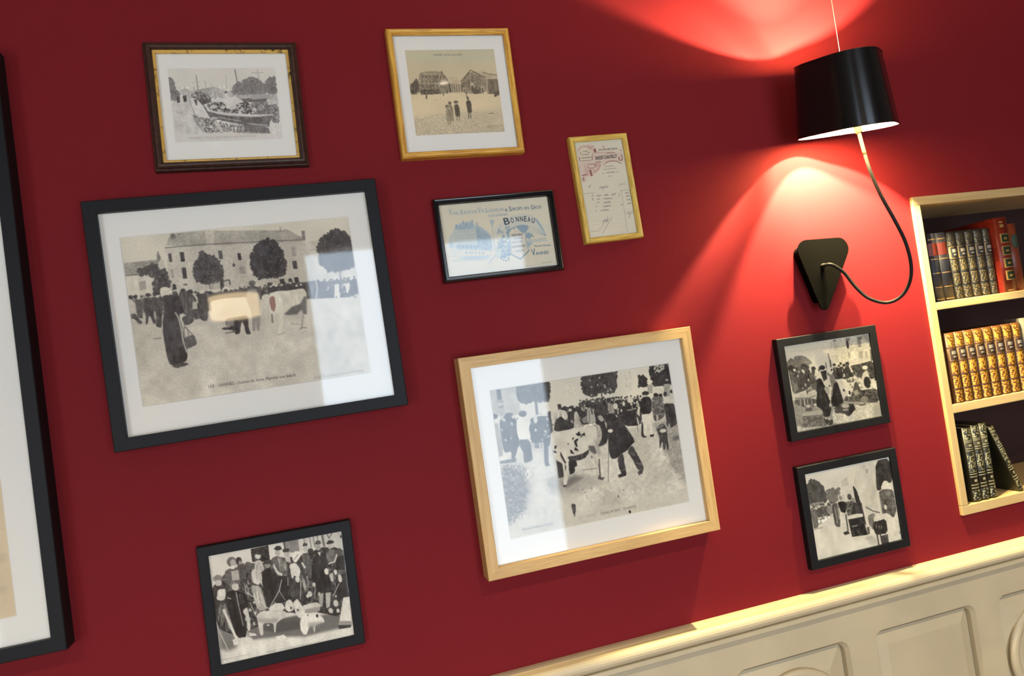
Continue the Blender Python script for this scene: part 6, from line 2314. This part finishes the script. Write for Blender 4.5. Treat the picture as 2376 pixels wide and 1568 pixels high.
    return p.finish(0.055, 1.5, 0.03)


def left_sheet(w, h):
    """washed sepia drawing in the large frame; only its lower right corner is in view"""
    p = Pic(w, h, [(0, 0), (1, 0), (1, 1), (0, 1)], (0.4, 0.36, 0.3), (0.87, 0.80, 0.66), 0.88, 23)
    p.img[:] = (0.85, 0.775, 0.64)
    n = vnoise(h, w, 14, p.rng)
    p.img *= (0.95 + 0.1 * n)[..., None]
    for k in range(26):
        x, y = p.rng.random(), 0.1 + 0.85 * p.rng.random()
        p.S([(x, y), (x + 0.12 * p.rng.random(), y - 0.02 * p.rng.random())], 0.004, (0.70, 0.66, 0.58), 0.6)
    for x, y in ((0.90, 0.882), (0.93, 0.876), (0.955, 0.870), (0.88, 0.905), (0.915, 0.902), (0.95, 0.896), (0.97, 0.89)):
        p.S([(x, y), (x + 0.02, y - 0.005)], 0.006, (0.58, 0.56, 0.48), 0.8)
    p.S([(0.86, 0.955), (0.98, 0.945)], 0.006, (0.66, 0.62, 0.56), 0.7)
    return p.finish(0.02, 2, 0.02)


# ------------------------------------------------------------------ hanging the pictures
def flat_prof(b, d, lip=0.012):
    e = 0.0012
    return [(0, 0.0), (0, d - e), (e, d), (b - e * 0.5, d), (b, d - e * 0.5), (b, d - lip), (b - 0.006, d - lip), (b - 0.006, 0.0)]


def round_prof(b, d, lip=0.6):
    pts = [(0, 0.0), (0, d * 0.72), (b * 0.06, d * 0.84), (b * 0.2, d * 0.96), (b * 0.38, d), (b * 0.6, d * 0.98), (b * 0.8, d * 0.9),
           (b * 0.92, d * 0.80), (b, d * 0.72), (b, d * lip), (b - 0.005, d * lip), (b - 0.005, 0.0)]
    return pts


# brown moulded frame with gilt slip: steamer at the quay
f = Frame('picture_frame', 'dark brown moulded frame with gilt inner edge around a harbour photograph', -0.0839, 0.5351, 0.2640, 0.2350, -1.17, 0.022, 0.0160,
          [(0, 0.0), (0, 0.012), (0.001, 0.0145), (0.003, 0.0155), (0.0045, 0.019), (0.007, 0.0215), (0.010, 0.022), (0.0125, 0.0205), (0.0145, 0.0175), (0.016, 0.0155), (0.016, 0.009), (0.011, 0.009), (0.011, 0)],
          ('brown_frame', 'brown_frame'))
hw, hh = f.w / 2 - 0.0145, f.h / 2 - 0.0145
for side in 'TBLR':
    bm = bmesh.new()
    pr = [(0, 0.010), (0, 0.0158), (0.0022, 0.0168), (0.0048, 0.0150), (0.0056, 0.0125), (0.0056, 0.0100)]
    vs = []
    for s, d in pr:
        vs += {'T': [(-hw + s, -d, hh - s), (hw - s, -d, hh - s)], 'B': [(-hw + s, -d, -hh + s), (hw - s, -d, -hh + s)],
               'L': [(-hw + s, -d, hh - s), (-hw + s, -d, -hh + s)], 'R': [(hw - s, -d, hh - s), (hw - s, -d, -hh + s)]}[side]
    vv = [bm.verts.new(v) for v in vs]
    n = len(pr)
    for i in range(n):
        j = (i + 1) % n
        bm.faces.new((vv[2 * i], vv[2 * i + 1], vv[2 * j + 1], vv[2 * j]))
    bm.faces.new([vv[2 * i] for i in range(n)])
    bm.faces.new([vv[2 * i + 1] for i in range(n)][::-1])
    bobj('gilt_slip', bm, 'gilt_slip', f.t)
f.b = 0.0200
f.sheet('mount_sheet', -f.w / 2 + 0.017, f.w / 2 - 0.017, -f.h / 2 + 0.017, f.h / 2 - 0.017, 0.0080, 'mat_board')
q = [(388.9, 158.9), (638.3, 156.8), (655.5, 322.5), (406.5, 330)]
f.picture(port(q), q, 0.0083)
f.text('VANNES. - Vieux Quai Bissin, vue de la Rabine', (630, 1165), (1355, 1140), 22, 'ink_pale')
f.glass(0.0105)
f.back()

# gold frame: the square
f = Frame('picture_frame', 'gilded wooden frame around a tinted square photograph with children, above the wine card', 0.3444, 0.5420, 0.2480, 0.2556, -0.44, 0.024, 0.0122,
          round_prof(0.0122, 0.024), ('gold_frame_h', 'gold_frame_v'))
f.sheet('mount_sheet', -f.w / 2 + 0.009, f.w / 2 - 0.009, -f.h / 2 + 0.009, f.h / 2 - 0.009, 0.0110, 'mat_board')
q = [(939.9, 116.6), (1146.4, 113.7), (1170.3, 304.6), (964.9, 315.3)]
f.picture(square(q), q, 0.0113)
f.text('VANNES - La Place des Halles', (655, 402), (955, 396), 20, 'ink_grey')
f.glass(0.0135)
f.back()

# narrow gold frame: handwritten invoice
f = Frame('picture_frame', 'small narrow yellow-gold frame around a handwritten grocery invoice', 0.6349, 0.3297, 0.1311, 0.2235, 1.14, 0.018, 0.0115,
          round_prof(0.0115, 0.018), ('yellow_frame_h', 'yellow_frame_v'))
q = [(1334, 330.7), (1445.7, 320.5), (1480.5, 536), (1370.5, 552.3)]
f.sheet('backing_sheet', -f.w / 2 + 0.008, f.w / 2 - 0.008, -f.h / 2 + 0.008, f.h / 2 - 0.008, 0.0080, 'mat_board')
f.picture(invoice(q), q, 0.0085)
f.text('EPICERIE MODERNE,', (540, 326), (778, 303), 24, 'ink_grey', bold=0.012)
f.text('BARDET-CHAUVELOT', (502, 440), (772, 408), 44, 'ink_black', bold=0.02)
f.text('Place Saint-Pierre', (612, 530), (732, 516), 15, 'ink_grey')
f.text('et Rue de la Monnaie', (592, 566), (762, 548), 15, 'ink_grey')
f.text('VANNES', (632, 610), (738, 598), 18, 'ink_grey')
f.glass(0.0110)
f.back()

# glossy black frame: blue wine merchant's card
f = Frame('picture_frame', 'glossy black moulded frame around a blue printed wine merchant card', 0.3918, 0.2508, 0.2485, 0.1650, 0.29, 0.020, 0.0120,
          [(0, 0.0), (0, 0.015), (0.001, 0.018), (0.003, 0.0195), (0.0045, 0.0190), (0.0052, 0.0172), (0.0060, 0.0172), (0.0068, 0.0188), (0.0082, 0.0188), (0.0100, 0.0165), (0.0115, 0.0125), (0.012, 0.011),
           (0.012, 0.009), (0.008, 0.009), (0.008, 0)], ('black_gloss', 'black_gloss'))
q = [(1019.9, 475.8), (1274.7, 452.7), (1294.9, 610.2), (1041.4, 641.3)]
f.sheet('backing_sheet', -f.w / 2 + 0.0085, f.w / 2 - 0.0085, -f.h / 2 + 0.0085, f.h / 2 - 0.0085, 0.0070, 'mat_board')
f.picture(wine_card(q), q, 0.0075)
for s, a, b, sz, m in (('V', (400, 505), (440, 500), 90, 'ink_pale_blue'), ('INS,', (455, 498), (545, 489), 44, 'ink_pale_blue'), ('E', (568, 488), (605, 484), 62, 'ink_pale_blue'),
                       ('AUX-DE-', (612, 482), (820, 464), 44, 'ink_pale_blue'), ('V', (822, 468), (868, 462), 82, 'ink_pale_blue'), ('IE,', (872, 458), (918, 454), 44, 'ink_pale_blue'),
                       ('L', (938, 458), (980, 452), 62, 'ink_pale_blue'), ('IQUEURS', (985, 450), (1200, 434), 44, 'ink_pale_blue'), ('&', (1212, 440), (1252, 436), 40, 'ink_blue'),
                       ('S', (1272, 438), (1312, 434), 66, 'ink_blue'), ('IROPS', (1320, 430), (1468, 414), 44, 'ink_blue'), ('EN', (1496, 412), (1560, 406), 40, 'ink_blue'),
                       ('G', (1592, 412), (1632, 406), 66, 'ink_blue'), ('ROS', (1640, 402), (1742, 392), 44, 'ink_blue'), ('EAUX GAZEUSES', (972, 525), (1252, 498), 34, 'ink_pale_blue'),
                       ('B', (1205, 640), (1285, 620), 100, 'ink_dark_blue'), ('V', (1585, 1085), (1650, 1075), 100, 'ink_blue'), ('ANNES', (1645, 1075), (1835, 1050), 46, 'ink_blue'),
                       ('VINS FINS', (1300, 808), (1460, 790), 34, 'ink_dark_blue'), ('BORDEAUX', (1330, 852), (1470, 830), 24, 'ink_blue'), ('BOURGOGNE', (1312, 905), (1455, 885), 24, 'ink_blue'),
                       ('VINS ETRANGERS', (1308, 975), (1498, 948), 28, 'ink_dark_blue'), ('VINAIGRE', (1345, 1035), (1480, 1015), 24, 'ink_blue'), ('Rue aux Chevaux', (1630, 955), (1865, 935), 28, 'ink_blue'),
                       ('SUCCr. DE J. LE POIL FILS', (1540, 865), (1800, 840), 20, 'ink_pale_blue'), ('A.', (1090, 770), (1185, 745), 70, 'ink_pale_blue')):
    f.text(s, a, b, sz, m, bold=0.012)
for ch, x, y, r in (('O', 1300, 608, -12), ('N', 1372, 592, -8), ('N', 1430, 586, -5), ('E', 1488, 584, -1), ('A', 1535, 590, 3), ('U', 1592, 602, 9)):
    k = math.tan(rad(r + 5))
    f.text(ch, (x, y), (x + 42 - (8 if ch == 'E' else 0), y + 42 * k - 4), 74, 'ink_dark_blue', bold=0.018)
f.glass(0.0100)
f.back()

# large black frame: ox market
f = Frame('picture_frame', 'large matt black frame around a cattle fair with a woman in a white cap', -0.0858, 0.1586, 0.4960, 0.4275, 0.61, 0.040, 0.0216,
          flat_prof(0.0216, 0.040), ('black_frame', 'black_frame'))
q = [(275.7, 549.4), (808.1, 504), (860.8, 865.1), (332.6, 942.9)]
f.picture(big_fair(q), q, 0.0250)
f.mat(f.rect[0] + 0.0012, f.rect[1] - 0.0012, f.rect[2] + 0.0012, f.rect[3] - 0.0012, 0.0272)
f.text('103 - VANNES - Sc\u00e8nes de foire. March\u00e9 aux b\u0153ufs', (775, 1188), (1255, 1122), 17, 'ink_black', (160, 400, 2.376))
f.text('Coll. P. Jacher, photo, Vannes', (1355, 1138), (1625, 1098), 14, 'ink_grey')
f.glass(0.0310)
f.back()

# large oak frame: bargaining over a calf
f = Frame('picture_frame', 'large pale oak frame with white mount around a man bending over a spotted cow', 0.5155, -0.1914, 0.4945, 0.4228, 0.0, 0.042, 0.0220,
          flat_prof(0.0220, 0.042), ('oak_frame_h', 'oak_frame_v'))
q = [(1135.2, 903.9), (1551.5, 842.5), (1599.3, 1164.7), (1183.4, 1251.1)]
f.picture(oak_market(q), q, 0.0270)
f.mat(f.rect[0] + 0.0012, f.rect[1] - 0.0012, f.rect[2] + 0.0012, f.rect[3] - 0.0012, 0.0292)
M = (1040, 740, 2.489)
f.text('57', (755, 1158), (772, 1154), 18, 'ink_pale', M)
f.text('VANNES', (793, 1148), (858, 1134), 18, 'ink_pale')
f.text('Sc\u00e8nes de foire', (882, 1130), (992, 1107), 17, 'ink_grey')
f.text('Un march\u00e9', (1012, 1103), (1086, 1087), 18, 'ink_grey')
f.text('Artaud-Nozais, Nantes', (425, 1222), (607, 1184), 17, 'ink_grey')
f.text('Clich\u00e9 Artaud, Phototypie, Nantes', (428, 1240), (575, 1210), 8, 'ink_pale')
f.glass(0.0330)
f.back()

# three small black frames
SM = flat_prof(0.0178, 0.016, 0.006)
f = Frame('picture_frame', 'small matt black frame around a crowd of villagers standing over pigs', -0.0990, -0.3562, 0.2630, 0.2246, -0.42, 0.016, 0.0178, SM, ('black_frame', 'black_frame'))
q = [(481.4, 1290), (792.8, 1232.9), (822.2, 1472.5), (512.7, 1542.7)]
f.sheet('backing_sheet', -f.w / 2 + 0.014, f.w / 2 - 0.014, -f.h / 2 + 0.014, f.h / 2 - 0.014, 0.0100, 'mat_board')
f.picture(pigs_fair(q), q, 0.0104)
f.text('VANNES. - Coin de la Place Cabello un jour de Foire', (780, 1350), (1312, 1243), 22, 'ink_pale')
f.text('Collection H. Laurent, Port-Louis', (348, 1422), (622, 1362), 15, 'ink_pale')
f.glass(0.0125)
f.back()

f = Frame('picture_frame', 'small black frame below the lamp plate, around a market with stalls', 1.1127, -0.1466, 0.2645, 0.2252, 0.09, 0.016, 0.0178, SM, ('black_frame', 'black_frame'))
q = [(1819.4, 806.4), (2019.2, 772.9), (2047.4, 962.8), (1848.4, 1003.6)]
f.sheet('backing_sheet', -f.w / 2 + 0.014, f.w / 2 - 0.014, -f.h / 2 + 0.014, f.h / 2 - 0.014, 0.0100, 'mat_board')
f.picture(stalls(q), q, 0.0104)
f.glass(0.0125)
f.back()

f = Frame('picture_frame', 'small black frame just above the chair rail, a white-capped woman beside a dark tent', 1.1145, -0.4286, 0.2640, 0.2240, 0.0, 0.016, 0.0178, SM, ('black_frame', 'black_frame'))
q = [(1866.9, 1102.7), (2064.9, 1060.8), (2090.4, 1250.6), (1897.6, 1300.6)]
f.sheet('backing_sheet', -f.w / 2 + 0.014, f.w / 2 - 0.014, -f.h / 2 + 0.014, f.h / 2 - 0.014, 0.0100, 'mat_board')
f.picture(street(q), q, 0.0104)
f.glass(0.0125)
f.back()

# very large black frame cut by the edge of the photograph
f = Frame('picture_frame', 'very large black frame with wide cream mount and a faded sepia sheet', -0.8095, 0.1395, 0.75, 1.00, 0.0, 0.040, 0.0216, flat_prof(0.0216, 0.040), ('black_frame', 'black_frame'))
k = 1.375 / 1.36
x1, z0 = -0.4985 * k + 0.8095, -0.2912 * k - 0.1395
x0, z1 = -0.75 / 2 + 0.066, 0.5 - 0.075
p = left_sheet(120, 165)
o = f.picture(p, [(10, 10), (20, 10), (20, 20), (10, 20)], 0.0250)
co = np.empty(len(o.data.vertices) * 3, np.float32)
H, W = p.img.shape[:2]
gx, gz = np.meshgrid(np.linspace(x0, x1, W), np.linspace(z1, z0, H))
o.data.vertices.foreach_set('co', np.stack([gx, np.full_like(gx, -0.025), gz], 2).astype(np.float32).ravel())
o.data.update()
f.mat(x0 + 0.0012, x1 - 0.0012, z0 + 0.0012, z1 - 0.0012, 0.0272)
f.glass(0.0310)
f.back()
